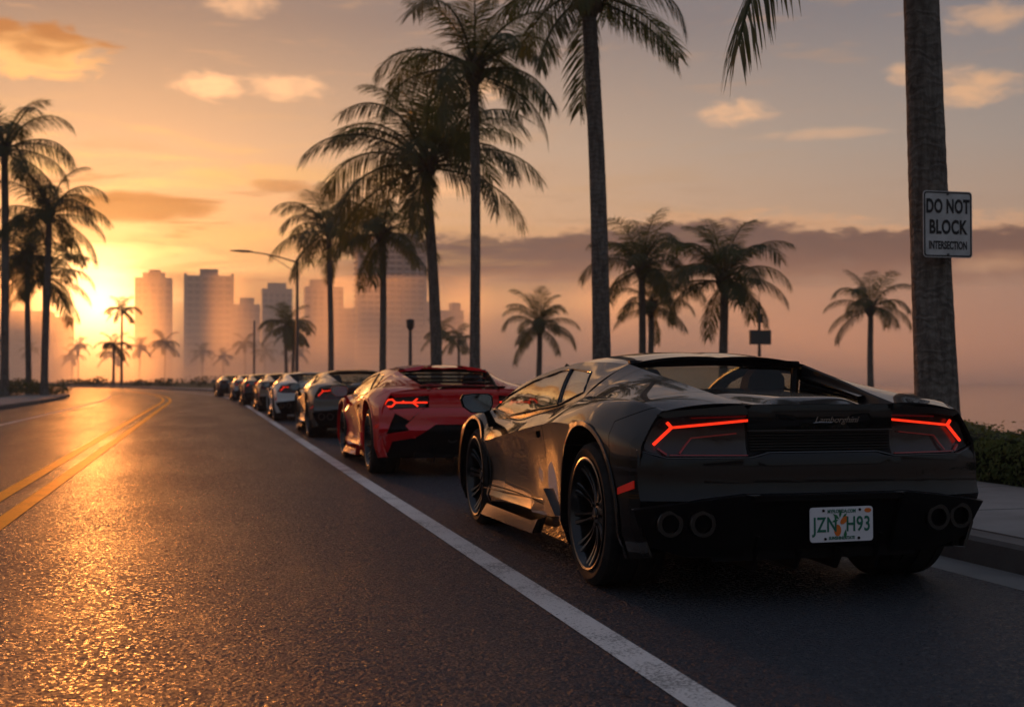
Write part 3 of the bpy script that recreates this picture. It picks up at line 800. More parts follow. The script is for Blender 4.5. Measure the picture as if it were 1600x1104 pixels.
def build_shapes():
    G = {}
    ys = np.concatenate([np.linspace(YS[-1], .5, 36), np.linspace(.53, 2.25, 44), np.linspace(2.28, YS[0], 44)])
    side = grid([section(y) for y in ys])
    side = split(side, lambda p: arch_f(p, FRONT_ARCH))[0]
    side = split(side, lambda p: arch_f(p, REAR_ARCH))[0]
    # arch edges for the lips
    for nm, a in (('front', FRONT_ARCH), ('rear', REAR_ARCH)):
        b = {}
        for p in side.v:
            if abs(arch_f(p, a)) < 1e-4: b[(round(p[1], 3), round(p[2], 3))] = p
        pts = sorted(b.values(), key=lambda p: (math.atan2(max(p[2] - a[1], 0), p[1] - a[0]), 0) if p[2] >= a[1] else ((0, 0) if p[1] > a[0] else (math.pi, 0)))
        low_f = sorted([p for p in pts if p[2] < a[1] and p[1] > a[0]], key=lambda p: p[2]); low_r = sorted([p for p in pts if p[2] < a[1] and p[1] < a[0]], key=lambda p: -p[2])
        mid = [p for p in pts if p[2] >= a[1]]
        E_ = low_f + mid + low_r; prof = []
        for p in E_:
            rd = np.array([0, p[1] - a[0], max(p[2] - a[1], 0)]); rd = rd / (np.linalg.norm(rd) + 1e-9)
            prof.append([p + rd * .026 + np.array([.0004, 0, 0]), p + rd * .022 + np.array([.005, 0, 0]), p + rd * .003 + np.array([.008, 0, 0]), p - rd * .002 + np.array([.005, 0, 0]), p - rd * .002 + np.array([-.10, 0, 0])])
        G['lip_' + nm] = grid(prof)
    door, shell = polysplit(side, DOOR, .007)
    G['door'] = door
    # fuel flap sized panel line and fender seam are cut from the shell
    seam = [(-.36, .50), (-.30, .80), (-.62, .90), (-.70, .50)]
    corner, shell = polysplit(shell, seam, .004)
    G['rear_corner'] = corner; G['shell'] = shell
    # greenhouse side
    cb = curve(BELT, 60); crl = curve(RAIL, 60)
    gs = ruled(cb, crl, 14, (.022, 0, .004))
    DG = [(2.42, .795), (2.20, .762), (2.05, .757), (1.02, .846), (1.235, 1.048), (1.42, 1.036), (1.82, .978), (2.20, .885)]
    QG = [(.985, .850), (.655, .922), (.83, 1.030), (1.205, 1.050)]
    G['trim_lines'] = []
    gv = np.array(gs.v)
    for poly in (DG, QG):
        pl = []
        for a, b in zip(poly, poly[1:] + poly[:1]):
            for t in np.linspace(0, 1, 6)[:-1]:
                y, z = a[0] + (b[0] - a[0]) * t, a[1] + (b[1] - a[1]) * t
                d = np.hypot(gv[:, 1] - y, gv[:, 2] - z); ix = np.argsort(d)[:4]; wt = 1 / (d[ix] + 1e-4)
                pl.append((float((gv[ix, 0] * wt).sum() / wt.sum()) + .002, y, z))
        G['trim_lines'].append(pl + [pl[0]])
    dg, rest = polysplit(gs, DG, .004); qg, rest = polysplit(rest, QG, .004)
    G['door_glass'] = dg; G['quarter_glass'] = qg
    # seam behind the quarter window
    G['pillar'] = rest
    # windscreen, with body-coloured pillar strip
    ra = curve([p for p in RAIL if p[1] >= 1.39], 30)
    cc = curve([(0, 2.74, .80), (0, 2.35, .925), (0, 1.95, 1.035), (0, 1.50, 1.125)], 30)
    ws = ruled(ra, cc, 22, (0, .02, .018))
    n = 22
    strip = Soup(ws.v, [f for f in ws.f if min(i % n for i in f) < 1]); glass = Soup(ws.v, [f for f in ws.f if min(i % n for i in f) >= 1])
    G['pillar'].join(strip); G['windscreen'] = glass
    rb = curve([p for p in RAIL if p[1] <= 1.41], 16); rc = curve([(0, 1.50, 1.125), (0, 1.15, 1.146), (0, .80, 1.140), (0, .47, 1.108)], 16)
    roof = ruled(rb, rc, 16, (0, 0, .020))
    G['roof'] = roof
    # hood
    hb = curve([row('F', y) for y in (3.62, 3.48, 3.25, 2.95, 2.627, 2.5)], 26); hc = curve([(0, 3.66, .55), (0, 3.5, .615), (0, 3.25, .69), (0, 3.0, .74), (0, 2.74, .798)], 26)
    G['hood'] = ruled(hb, hc, 14, (0, 0, .006))
    # flying buttress: from the haunch up to the inner edge
    ho = curve([row('F', y) for y in (.58, .4, .2, 0, -.2, -.4, -.58)], 40)
    hi = curve([(.505, .49, 1.072), (.475, .2, 1.024), (.44, -.1, .975), (.405, -.36, .930), (.372, -.64, .886)], 40)
    bt = ruled(ho, hi, 12, (.006, 0, .012))
    p1 = split(bt, lambda p: p[1] - (.36 + (1.0 - p[2]) * .5))[0]
    rest = split(bt, lambda p: p[1] - (.355 + (1.0 - p[2]) * .5))[1]
    p2_ = split(rest, lambda p: p[1] - (-.33 + (p[2] - .93) * -.3))[0]; p3_ = split(rest, lambda p: p[1] - (-.335 + (p[2] - .93) * -.3))[1]
    G['butt_c'] = p1; G['butt_mid'] = p2_; G['butt_tail'] = p3_
    deck = lambda y: .872 + .052 * max(0, min(1, (y + .66) / 1.15))
    inner = [[np.array(p), np.array((p[0] - .012, p[1], p[2] - .006)), np.array((p[0] - .03, p[1], max(deck(p[1]), p[2] - .20) if False else deck(p[1]) - .01))] for p in hi]
    G['inner'] = grid(inner)
    dk = []
    for p in hi:
        wq = p[0] - .028; y = p[1]
        dk.append([(wq * t, y, deck(y) + .036 * (math.exp(-(t / .62) ** 6)) * min(1, max(0, (.50 - y) / .3)) * min(1, max(.15, (y + .66) / .10))) for t in np.linspace(0, 1, 15)])
    G['deck'] = grid(dk)
    fins = []
    for fr_ in (.22, .45, .68):
        fins.append([(p[0] - .014, p[1], deck(p[1]) + (p[2] - deck(p[1])) * fr_) for p in hi if -.35 < p[1] < .44])
    G['vent_fins'] = fins
    # lip between deck and tail
    G['lip_top'] = grid([[(w, tail_y(w, .882) + .0, .8825), (w, -.635, deck(-.64) + .004)] for w in np.linspace(0, .372, 10)])
    return G
G = build_shapes()
CAR_M = {}
def car_meshes():
    """everything cut once; the cars share the meshes"""
    D = {}
    D['side'] = soup_mesh('body', G['shell'], 0, .012, (1, 0, .1))
    D['corner'] = {s: soup_mesh('rear_fender_panel', G['rear_corner'], s, .012, (1, -.2, .2)) for s in (-1, 1)}
    D['door'] = {s: soup_mesh('door', G['door'], s, .012, (1, 0, .1)) for s in (-1, 1)}
    D['lip'] = {}
    for nm in ('front', 'rear'): D['lip'][nm] = {s: soup_mesh('wheel_arch', G['lip_' + nm], s, 0, (1, 0, 0)) for s in (-1, 1)}
    D['door_glass'] = {s: soup_mesh('door_window', G['door_glass'], s, .004, (1, 0, .4)) for s in (-1, 1)}
    D['quarter_glass'] = {s: soup_mesh('quarter_window', G['quarter_glass'], s, .004, (1, 0, .4)) for s in (-1, 1)}
    D['pillar'] = soup_mesh('window_pillars', G['pillar'], 0, .014, (1, 0, .4))
    D['windscreen'] = soup_mesh('windscreen', G['windscreen'], 0, .004, (0, 1, 1))
    D['roof'] = soup_mesh('roof', G['roof'], 0, .016, (0, 0, 1))
    D['hood'] = soup_mesh('hood', G['hood'], 0, .010, (0, .2, 1))
    bt = Soup().join(G['butt_c']).join(G['butt_mid']).join(G['butt_tail'])
    D['butt'] = {s: [soup_mesh(n, G[k], s, .010, (.5, -.1, 1)) for n, k in (('rear_pillar', 'butt_c'), ('buttress_panel', 'butt_mid'), ('rear_shoulder_panel', 'butt_tail'))] for s in (-1, 1)}
    D['inner'] = {s: soup_mesh('engine_bay_wall', G['inner'], s, 0, (-1, 0, .2)) for s in (-1, 1)}
    D['deck'] = soup_mesh('engine_cover', G['deck'], 0, .008, (0, 0, 1))
    D['lip_top'] = soup_mesh('deck_edge', G['lip_top'], 0, 0, (0, 0, 1))
    # tail panels of the black and most other cars
    D['tail_upper'] = soup_mesh('tail_panel', multi([[(0, .770), (.352, .770), (.352, .878), (0, .8815)], [(.352, .838), (.60, .836), (.715, .822), (.752, .838), (.70, .853), (.372, .8815), (.352, .878)]], 0), 0, .016, (0, -1, 0))
    D['tail_mesh'] = soup_mesh('rear_grille', multi([[(0, .676), (.265, .676), (.35, .655), (.35, .766), (0, .766)]], .022), 0, .006, (0, -1, 0))
    D['lamp_bed'] = {s: soup_mesh('lamp_housing', multi([[(.354, .655), (.715, .653), (.83, .690), (.735, .820), (.60, .834), (.354, .836)]], .030), s, .004, (0, -1, 0)) for s in (-1, 1)}
    D['lamp_lens'] = {s: soup_mesh('lamp_lens', multi([[(.358, .658), (.713, .657), (.822, .692), (.730, .815), (.60, .829), (.358, .831)]], .004), s, 0, (0, -1, 0)) for s in (-1, 1)}
    D['bumper'] = soup_mesh('rear_bumper', multi([[(0, .494), (.40, .494), (.58, .474), (.835, .428), (.842, .60), (.835, .682), (.716, .648), (.35, .648), (.262, .670), (0, .670)]], 0), 0, .016, (0, -1, 0))
    D['diffuser'] = soup_mesh('rear_diffuser', multi([[(0, .462), (.36, .462), (.36, .488), (0, .488)], [(.36, .21), (.62, .21), (.80, .265), (.865, .424), (.58, .468), (.40, .488), (.36, .488)]], -.022), 0, .020, (0, -1, 0))
    D['plate_recess'] = soup_mesh('plate_recess', multi([[(0, .24), (.37, .24), (.37, .47), (0, .47)]], .012), 0, .004, (0, -1, 0))
    # red car
    D['r_upper'] = soup_mesh('tail_panel', multi([[(0, .70), (.36, .70), (.36, .880), (0, .882)], [(.36, .822), (.70, .800), (.752, .838), (.70, .853), (.372, .8815), (.36, .88)]], 0), 0, .016, (0, -1, 0))
    D['r_bed'] = {s: soup_mesh('lamp_housing', multi([[(.362, .755), (.42, .705), (.74, .690), (.80, .745), (.70, .797), (.42, .815), (.362, .79)]], .022), s, .004, (0, -1, 0)) for s in (-1, 1)}
    D['r_bumper'] = soup_mesh('rear_bumper', multi([[(0, .53), (.30, .53), (.42, .698), (0, .698)], [(.30, .53), (.50, .40), (.60, .52), (.42, .698)], [(.42, .698), (.56, .57), (.70, .645), (.74, .683), (.42, .70)], [(.50, .40), (.85, .34), (.86, .42), (.54, .47)], [(.76, .25), (.85, .25), (.862, .36), (.72, .37)], [(.70, .645), (.79, .43), (.86, .42), (.85, .70), (.80, .738), (.74, .683)]], 0), 0, .016, (0, -1, 0))
    D['r_vent'] = {s: soup_mesh('corner_vent', multi([[(.50, .46), (.80, .41), (.72, .66), (.60, .62)]], .03), s, .004, (0, -1, 0)) for s in (-1, 1)}
    D['r_diff'] = soup_mesh('rear_diffuser', multi([[(0, .20), (.78, .20), (.74, .35), (.50, .40), (.30, .53), (0, .53)]], .02), 0, .02, (0, -1, 0))
    return D
CD = car_meshes()
# ---- car materials
def car_paint(name, c, metal=0, rough=.32, flake=True):
    m = mat(name, c, rough, metal, coat=1, coat_rough=.03, spec=.06); nt = m.node_tree; p = objco(nt)
    dust = smooth(noise(nt, p, 3.2, 5, .6), .35, .75)
    nt.links.new((dust * .035 + .012).s, bsdf(m).inputs['Coat Roughness'])
    bsdf(m).inputs['Coat IOR'].default_value = 1.38 if max(c) < .05 else 1.7
    return m
M['black_paint'] = car_paint('black_car_paint', (.004, .004, .005))
M['red_paint'] = car_paint('red_car_paint', (.68, .005, .009), 0, .35)
M['grey_paint'] = car_paint('grey_car_paint', (.055, .045, .038), .6)
M['white_paint'] = car_paint('white_car_paint', (.62, .60, .57))
M['silver_paint'] = car_paint('silver_car_paint', (.30, .29, .28), .8)
M['dark_paint'] = car_paint('dark_car_paint', (.02, .018, .02), .4)
M['bronze_paint'] = car_paint('bronze_car_paint', (.16, .09, .05), .6)
M['trim'] = mat('black_trim', (.006, .006, .007), .45, spec=.15)
M['gloss_trim'] = mat('gloss_black_trim', (.004, .004, .005), .12, spec=.5)
M['satin'] = mat('satin_black', (.005, .005, .006), .45, spec=.18)
M['rubber'] = vary(mat('tyre_rubber', (.016, .016, .017), .75, spec=.15), (.012, .012, .013), (.024, .023, .022), 14, 4, bump_s=.2, bump_d=.003)
M['rim'] = mat('black_alloy', (.012, .012, .013), .28, .7, coat=.6, coat_rough=.08)
M['disc'] = mat('brake_disc', (.16, .15, .14), .35, 1)
M['caliper'] = mat('brake_caliper', (.25, .02, .01), .35, coat=.5)
M['red_lamp'] = mat('tail_light_glow', (.5, .01, .0), .3, emit=(1, .030, .008), emit_s=1.5)
M['red_lamp_dim'] = mat('tail_light_dim', (.14, .002, .002), .2, emit=(1, .015, .008), emit_s=.035, coat=1)
M['lamp_bed'] = mat('lamp_housing', (.010, .004, .004), .25, coat=.6)
M['reflector'] = mat('side_reflector', (.40, .012, .008), .12, coat=1, emit=(1, .03, .01), emit_s=.10)
M['chrome'] = mat('dark_chrome', (.42, .41, .40), .18, 1)
M['edge'] = mat('edge_highlight', (.05, .05, .053), .3, coat=.5)  # lighter grey that paints in the highlight along the black creases
M['pipe'] = mat('exhaust_metal', (.09, .085, .08), .28, 1)
M['mirror'] = mat('mirror_glass', (.26, .28, .30), .05, 1)
M['seat'] = mat('seat_leather', (.012, .012, .012), .6, spec=.3)
M['plate'] = mat('plate_white', (.74, .72, .74), .45, spec=.4)
M['plate_green'] = mat('plate_green', (.012, .14, .085), .5)
M['plate_orange'] = mat('plate_orange', (.75, .17, .02), .5)
M['plate_leaf'] = mat('plate_leaf', (.02, .16, .06), .5)
def glass_mat(name, tint, mix):
    m = mat(name, (.0, .0, .0), .02); nt = m.node_tree; b = bsdf(m); out = [n for n in nt.nodes if n.type == 'OUTPUT_MATERIAL'][0]
    g = nt.nodes.new('ShaderNodeBsdfGlossy'); g.inputs['Roughness'].default_value = .015; g.inputs['Color'].default_value = (1, 1, 1, 1)
    t = nt.nodes.new('ShaderNodeBsdfTransparent'); t.inputs[0].default_value = (*tint, 1)
    fr = nt.nodes.new('ShaderNodeFresnel'); ge = nt.nodes.new('ShaderNodeNewGeometry'); nt.links.new((Sk(nt, ge.outputs['Backfacing']) * (1 / mix - mix) + mix).s, fr.inputs['IOR'])
    mx = nt.nodes.new('ShaderNodeMixShader'); nt.links.new(fr.outputs[0], mx.inputs[0]); nt.links.new(t.outputs[0], mx.inputs[1]); nt.links.new(g.outputs[0], mx.inputs[2])
    nt.links.new(mx.outputs[0], out.inputs[0]); return m
M['side_glass'] = glass_mat('tinted_side_glass', (.84, .86, .80), 2.3)
M['screen_glass'] = glass_mat('windscreen_glass', (.80, .84, .80), 1.5)
M['rear_glass'] = glass_mat('rear_glass', (.80, .82, .74), 1.4)
M['lens'] = glass_mat('lamp_lens', (.85, .80, .80), 1.25)
# ---- wheels
def wheel_meshes(rt, rr, wd):
    """tyre radius, rim radius, width; axis X, outer face at +X = 0, body towards -X"""
    W = {}
    t = MB(); e = .018
    t.lathe_x([(-.012, rr - .004), (-.004, rr + .004), (-.0, rr + .02), (.002, (rr + rt) / 2), (-.006, rt - .022), (-.018, rt - .008), (-.04, rt), (-.06, rt), (-.062, rt - .006), (-.072, rt - .006), (-.074, rt), (-wd / 2, rt + .002), (-wd / 2 - .002, rt - .006), (-wd / 2 - .012, rt - .006), (-wd / 2 - .014, rt + .002), (-wd + .074, rt), (-wd + .072, rt - .006), (-wd + .062, rt - .006), (-wd + .06, rt), (-wd + .04, rt), (-wd + .02, rt - .006), (-wd, rt - .03), (-wd, rr + .02), (-wd + .012, rr)], 56)
    W['tyre'] = t.mesh('tyre', 28)
    r = MB()
    r.lathe_x([(-.006, rr - .001), (.003, rr + .003), (.005, rr - .004), (.002, rr - .012), (-.010, rr - .016), (-.028, rr - .026), (-.045, rr - .03), (-wd + .03, rr - .03), (-wd + .012, rr)], 64)
    r.lathe_x([(-.050, .001), (-.050, .045), (-.058, .062), (-.085, .066), (-.13, .06)], 24)
    W['rim'] = r.mesh('rim', 30)
    s = MB()
    rin, rout = .050, rr - .012; L = rout - rin
    vs = []; fs = []; prof = []
    for i in range(8):
        u = i / 7; rad = rin + L * u; x = -.052 - .012 * math.sin(math.pi * u) + .040 * u ** 2.2
        half = .0105 - .0030 * math.sin(math.pi * u) + (.004 if u > .85 else 0); tw = .05 * (1 - u) * 0
        dep = .030 - .010 * u
        prof.append((rad, x, half, dep))
    for sgn in (0,):
        for rad, x, half, dep in prof:
            vs += [(x - .006, -half, rad), (x, -half * .55, rad), (x, half * .55, rad), (x - .006, half, rad), (x - dep, half * .9, rad), (x - dep, -half * .9, rad)]
    for i in range(7):
        for k in range(6): fs.append((i * 6 + k, i * 6 + (k + 1) % 6, (i + 1) * 6 + (k + 1) % 6, (i + 1) * 6 + k))
    s.add(vs, fs); W['spoke'] = s.mesh('spoke', 35)
    c = MB(); c.lathe_x([(-.040, 0.0005), (-.038, .024), (-.046, .030), (-.055, .030)], 24)
    for k in range(5):
        a = k * 2 * math.pi / 5
        p = Vector((-.052, math.cos(a) * .052, math.sin(a) * .052)); c.tube([p, p + Vector((.012, 0, 0))], .008, 8)
    W['hub'] = c.mesh('hub_cap', 30)
    d = MB(); d.lathe_x([(-.125, .06), (-.125, .19), (-.150, .19), (-.150, .06)], 40, True); W['disc'] = d.mesh('brake_disc', 30)
    k = MB(); vs = []; fs = []
    for i in range(9):
        a = R(150 + i * 7.5); ca, sa = math.cos(a), math.sin(a)
        for x, rad in ((-.105, .125), (-.100, .16), (-.105, .20), (-.165, .20), (-.165, .125)): vs.append((x, ca * rad, sa * rad))
    for i in range(8):
        for j in range(5): fs.append((i * 5 + j, i * 5 + (j + 1) % 5, (i + 1) * 5 + (j + 1) % 5, (i + 1) * 5 + j))
    fs += [tuple(range(5)), tuple(40 + j for j in range(5))]
    k.add(vs, fs); W['caliper'] = k.mesh('brake_caliper', 35)
    return W
WH = {'front': wheel_meshes(.328, .268, .245), 'rear': wheel_meshes(.345, .270, .305)}
def add_wheel(root, which, side, detail=True):
    W = WH[which]; y = 2.627 if which == 'front' else .02; r = .328 if which == 'front' else .345
    w = .872 if which == 'front' else .888
    we = bpy.data.objects.new('wheel', None); COL.objects.link(we); we.parent = root; we.location = (side * w, y, r); we.empty_display_size = .1
    spin = .35 if which == 'front' else .12
    we.rotation_euler = (spin, 0, 0) if side > 0 else (-spin, 0, math.pi)
    link('tyre', W['tyre'], we, M['rubber']); link('rim', W['rim'], we, M['rim'])
    for k in range(10):
        for s in ((-1, 1) if detail else (0,)):
            a = 2 * math.pi * k / 10
            link('spoke', W['spoke'], we, M['rim'], None, (a + s * .085, 0, 0))
    link('hub_cap', W['hub'], we, M['rim']); link('brake_disc', W['disc'], we, M['disc']); link('brake_caliper', W['caliper'], we, M['caliper'])
# ---- small shared pieces
def bar(mb, pts, wd, dp, dy=0):
    """flat light bar following the tail: pts (w, z)"""
    for (w1, z1), (w2, z2) in zip(pts, pts[1:]):
        n = max(2, int(abs(w2 - w1) / .05) + 2); d = np.array([w2 - w1, z2 - z1]); L = np.linalg.norm(d); d = d / L; nn = np.array([-d[1], d[0]]) * wd / 2
        vs = []; fs = []
        for i in range(n):
            t = i / (n - 1); c = np.array([w1, z1]) + np.array([w2 - w1, z2 - z1]) * t
            for sgn, dd in ((-1, 0), (1, 0), (1, dp), (-1, dp)):
                p = c + nn * sgn; vs.append((p[0], tail_y(p[0], p[1]) + dy + dd, p[1]))
        for i in range(n - 1):
            for k in range(4): fs.append((i * 4 + k, i * 4 + (k + 1) % 4, (i + 1) * 4 + (k + 1) % 4, (i + 1) * 4 + k))
        fs += [(0, 1, 2, 3), tuple((n - 1) * 4 + k for k in (3, 2, 1, 0))]
        mb.add(vs, fs)
def mirrored(mb):
    o = MB(); o.v = [(-x, y, z) for x, y, z in mb.v]; o.f = [tuple(f[::-1]) for f in mb.f]; return o
def side_pt(y, z, out=0.0):
    s = section(y)
    for a, b in zip(s, s[1:]):
        if (a[2] - z) * (b[2] - z) <= 0 and abs(a[2] - b[2]) > 1e-6:
            t = (z - a[2]) / (b[2] - a[2]); p = a + (b - a) * t; return np.array([p[0] + out, y, z])
    return np.array([s[0][0] + out, y, z])
def side_patch(pts, out, thick):
    """thin panel lying on the bodyside; pts = (y, z) polygon"""
    c = np.mean(np.array(pts), axis=0); vs = []; n = len(pts)
    for y, z in pts: vs.append(side_pt(y, z, out))
    for y, z in pts: vs.append(side_pt(y, z, out - thick))
    fs = [tuple(range(n)), tuple(range(2 * n - 1, n - 1, -1))] + [(i, n + i, n + (i + 1) % n, (i + 1) % n) for i in range(n)]
    return MB().add(vs, fs)
def shared():
    S = {}
    m = MB(); bar(m, [(.682, .781), (.346, .812)], .0098, .012, .006); bar(m, [(.684, .781), (.703, .803)], .011, .012, .0065); bar(m, [(.682, .783), (.762, .706)], .0105, .012, .006)
    S['light_bar'] = m
    m = MB(); bar(m, [(.745, .690), (.712, .664)], .008, .01, .010); bar(m, [(.70, .662), (.36, .660)], .004, .01, .010); bar(m, [(.60, .822), (.356, .830)], .006, .01, .012); bar(m, [(.655, .668), (.60, .735), (.40, .755)], .006, .01, .014); S['dim_bar'] = m
    m = MB()
    for pts in ([(.69, .750), (.722, .784), (.770, .774), (.798, .732), (.785, .712), (.725, .711), (.69, .750)], [(.69, .750), (.375, .752)], [(.475, .790), (.520, .752), (.470, .712)], [(.60, .7505), (.62, .766)]): bar(m, pts, .0135, .012, .002)
    S['light_hex'] = m
    m = MB()
    for pts in ([(0, .672), (.262, .672), (.35, .651), (.716, .650), (.836, .684)], [(0, .489), (.40, .489), (.58, .469), (.862, .425)], [(0, .767), (.352, .767)]): bar(m, pts, .0035, .02, -.0035)
    S['edge'] = m  # thin strips added on the tail creases as painted edge highlights
    # door mirror: shell, glass facing back, arm
    m = MB(); vs = []; fs = []
    ring = [(-.11, .028), (-.095, .055), (-.03, .063), (.07, .062), (.095, .045), (.10, .0), (.085, -.045), (.04, -.060), (-.04, -.058), (-.095, -.020)]
    for dy, k in ((0, 1.0), (.01, 1.04), (.05, 1.0), (.10, .80), (.135, .45), (.145, .1)):
        for a, b in ring: vs.append((.965 - a * k, 2.11 + dy, .834 + b * k))
    n = len(ring)
    for i in range(5):
        for k in range(n): fs.append((i * n + k, i * n + (k + 1) % n, (i + 1) * n + (k + 1) % n, (i + 1) * n + k))
    fs.append(tuple(range(5 * n, 6 * n))); m.add(vs, fs)
    m.tube([(.90, 2.18, .80), (.87, 2.20, .745), (.845, 2.215, .690)], [.020, .022, .030], 8); S['mirror'] = m
    g = MB(); g.add([(.965 - a * .93, 2.112, .834 + b * .93) for a, b in ring], [tuple(range(n))]); S['mirror_glass'] = g
    # handle recess, skirt blade, fin, reflector, side flap
    S['handle'] = side_patch([(1.225, .640), (1.225, .672), (.93, .705), (.945, .668)], .012, .02)
    S['handle_in'] = side_patch([(1.205, .647), (1.205, .665), (.955, .694), (.965, .670)], .0135, .004)
    sk = MB(); vs = [(.835, 2.36, .115), (.905, 2.30, .105), (.915, .95, .140), (.86, .95, .14), (.852, 2.36, .165), (.868, 2.28, .175), (.905, 1.00, .205), (.875, .78, .25), (.92, .80, .235)]
    sk.add(vs, [(0, 1, 5, 4), (1, 2, 6, 5), (2, 8, 6), (8, 7, 6), (0, 3, 2, 1), (3, 7, 8, 2)]); S['skirt'] = sk
    S['door_strip'] = side_patch([(2.34, .272), (2.34, .278), (.93, .325), (.93, .318)], .004, .006)
    S['fin'] = side_patch([(.855, .395), (.80, .27), (.49, .285)], .028, .03)
    S['reflector'] = side_patch([(-.425, .478), (-.425, .508), (-.545, .548), (-.545, .513)], .006, .01)
    return S
SH = shared()
SM = {}
for k, ang in (('light_bar', 40), ('dim_bar', 40), ('light_hex', 40), ('mirror', 40), ('mirror_glass', 40), ('handle', 30), ('handle_in', 30), ('skirt', 20), ('door_strip', 30), ('fin', 30), ('reflector', 30), ('edge', 40)):
    SM[k] = {1: SH[k].mesh(k, ang), -1: mirrored(SH[k]).mesh(k, ang)}
def inside_meshes():
    SM['vent_fin'] = []
    for pl in G['vent_fins']:
        t = MB(); vs = []; fs = []
        for w, y, z in pl: vs += [(w, y, z), (w - .035, y, z - .006), (w - .035, y, z - .014), (w, y, z - .012)]
        for i in range(len(pl) - 1):
            for k in range(4): fs.append((i * 4 + k, i * 4 + (k + 1) % 4, (i + 1) * 4 + (k + 1) % 4, (i + 1) * 4 + k))
        t.add(vs, fs); SM['vent_fin'].append({1: t.mesh('vent_fin', 40), -1: mirrored(t).mesh('vent_fin', 40)})
    for k, pl in enumerate(G['trim_lines']):
        t = MB(); t.tube(pl, .0062, 6, False); SM['trim_%d' % k] = {1: t.mesh('window_trim', 60), -1: mirrored(t).mesh('window_trim', 60)}
    b = MB()                                   # dark floor pan, firewall, wheel houses
    b.box((0, 1.35, .17), (1.5, 2.2, .06)); b.box((0, .60, .52), (1.46, .05, .72)); b.box((0, 3.0, .45), (.98, .9, .25)); b.box((0, 3.50, .36), (1.15, .12, .22))
    b.box((0, -.08, .55), (.74, 1.06, .5)); b.box((0, -.05, .22), (1.0, 1.1, .06)); b.box((0, 2.30, .52), (1.40, .10, .46))
    SM['underbody'] = b.mesh('underbody', 30)
    d = MB(); vs = []; fs = []
    prof = [(2.55, .775), (2.35, .815), (2.12, .80), (2.02, .74), (2.02, .45)]
    for w in (-.74, -.45, .45, .74):
        for y, z in prof: vs.append((w, y, z + (.015 if abs(w) < .5 else 0)))
    for i in range(3):
        for j in range(4): fs.append((i * 5 + j, i * 5 + j + 1, (i + 1) * 5 + j + 1, (i + 1) * 5 + j))
    d.add(vs, fs)
    t = []
    for k in range(24):
        a = 2 * math.pi * k / 24; t.append((-.36 + math.cos(a) * .17, 1.86 - math.sin(a) * .05, .80 + math.sin(a) * .16))
    d.tube(t + [t[0]], .014, 6, False); SM['dash'] = d.mesh('dashboard', 30)
    s = MB(); vs = []; fs = []
    pr = [(.16, .29, .25), (.20, .40, .25), (.24, .60, .24), (.30, .80, .21), (.315, .88, .15), (.32, .93, .115), (.335, 1.00, .105), (.34, 1.045, .07)]
    for back in (0, 1):
        for dy, z, hw in pr:
            for w in (-1, -.6, 0, .6, 1): vs.append((w * hw, .98 - dy + (.10 if not back else 0) - (.03 if abs(w) < .9 and not back else 0), z))
    m_ = len(pr) * 5
    for o in (0, m_):
        for i in range(len(pr) - 1):
            for j in range(4): fs.append((o + i * 5 + j, o + i * 5 + j + 1, o + (i + 1) * 5 + j + 1, o + (i + 1) * 5 + j))
    for i in range(len(pr) - 1):
        for j in (0, 4): fs.append((i * 5 + j, (i + 1) * 5 + j, m_ + (i + 1) * 5 + j, m_ + i * 5 + j))
    q = (len(pr) - 1) * 5
    for j in range(4): fs.append((q + j, q + j + 1, m_ + q + j + 1, m_ + q + j))
    s.add(vs, fs); s.box((0, 1.12, .33), (.50, .52, .12)); SM['seat'] = s.mesh('seat', 45)
    r = MB(); r.add([(-.43, .50, .928), (.43, .50, .928), (.46, .54, 1.055), (-.46, .54, 1.055)], [(0, 1, 2, 3)]); SM['rear_glass'] = r.mesh('rear_window', 30)
    fr = MB()
    fr.tube([(-.45, .50, .925), (.45, .50, .925)], .018, 6); fr.tube([(-.49, .53, 1.072), (0, .53, 1.085), (.49, .53, 1.072)], .022, 6)
    for sg in (-1, 1): fr.tube([(sg * .45, .50, .92), (sg * .48, .54, 1.065)], .022, 6)
    SM['glass_frame'] = fr.mesh('rear_window_frame', 40)
    nz = MB(); pts = [row(k, 3.62) for k in 'ABCDEF']; vs = [(-p[0], 3.62, p[2]) for p in pts] + [(p[0], 3.62, p[2]) for p in reversed(pts)]
    nz.add(vs, [tuple(range(len(vs)))]); SM['nose'] = nz.mesh('front_bumper', 30)
    for nm, a, w0, w1 in (('front', FRONT_ARCH, .50, .87), ('rear', REAR_ARCH, .46, .87)):
        l = MB(); vs = []; fs = []
        for i in range(17):
            q = R(-18 + 216 * i / 16); y = a[0] + math.cos(q) * (a[2] + .012); z = max(.10, a[1] + math.sin(q) * (a[2] + .012))
            vs += [(w0, y, z), (w1, y, z)]
        for i in range(16): fs.append((2 * i, 2 * i + 1, 2 * i + 3, 2 * i + 2))
        fs.append(tuple(2 * i for i in range(17)))
        l.add(vs, fs); SM['liner_' + nm] = {1: l.mesh('wheel_house', 40), -1: mirrored(l).mesh('wheel_house', 40)}
    e = MB()
    prof = [(0, .040), (0, .057), (.006, .060), (.014, .058), (.11, .055), (.11, .046), (.012, .044), (.004, .040)]
    e.lathe_x(prof, 56, True); e.add([(.10, 0, 0)] + [(.10, .05 * math.cos(k * .524), .05 * math.sin(k * .524)) for k in range(12)], [(0, 1 + k, 1 + (k + 1) % 12) for k in range(12)])
    SM['exhaust'] = e.mesh('exhaust_pipe', 30)
    f = MB()
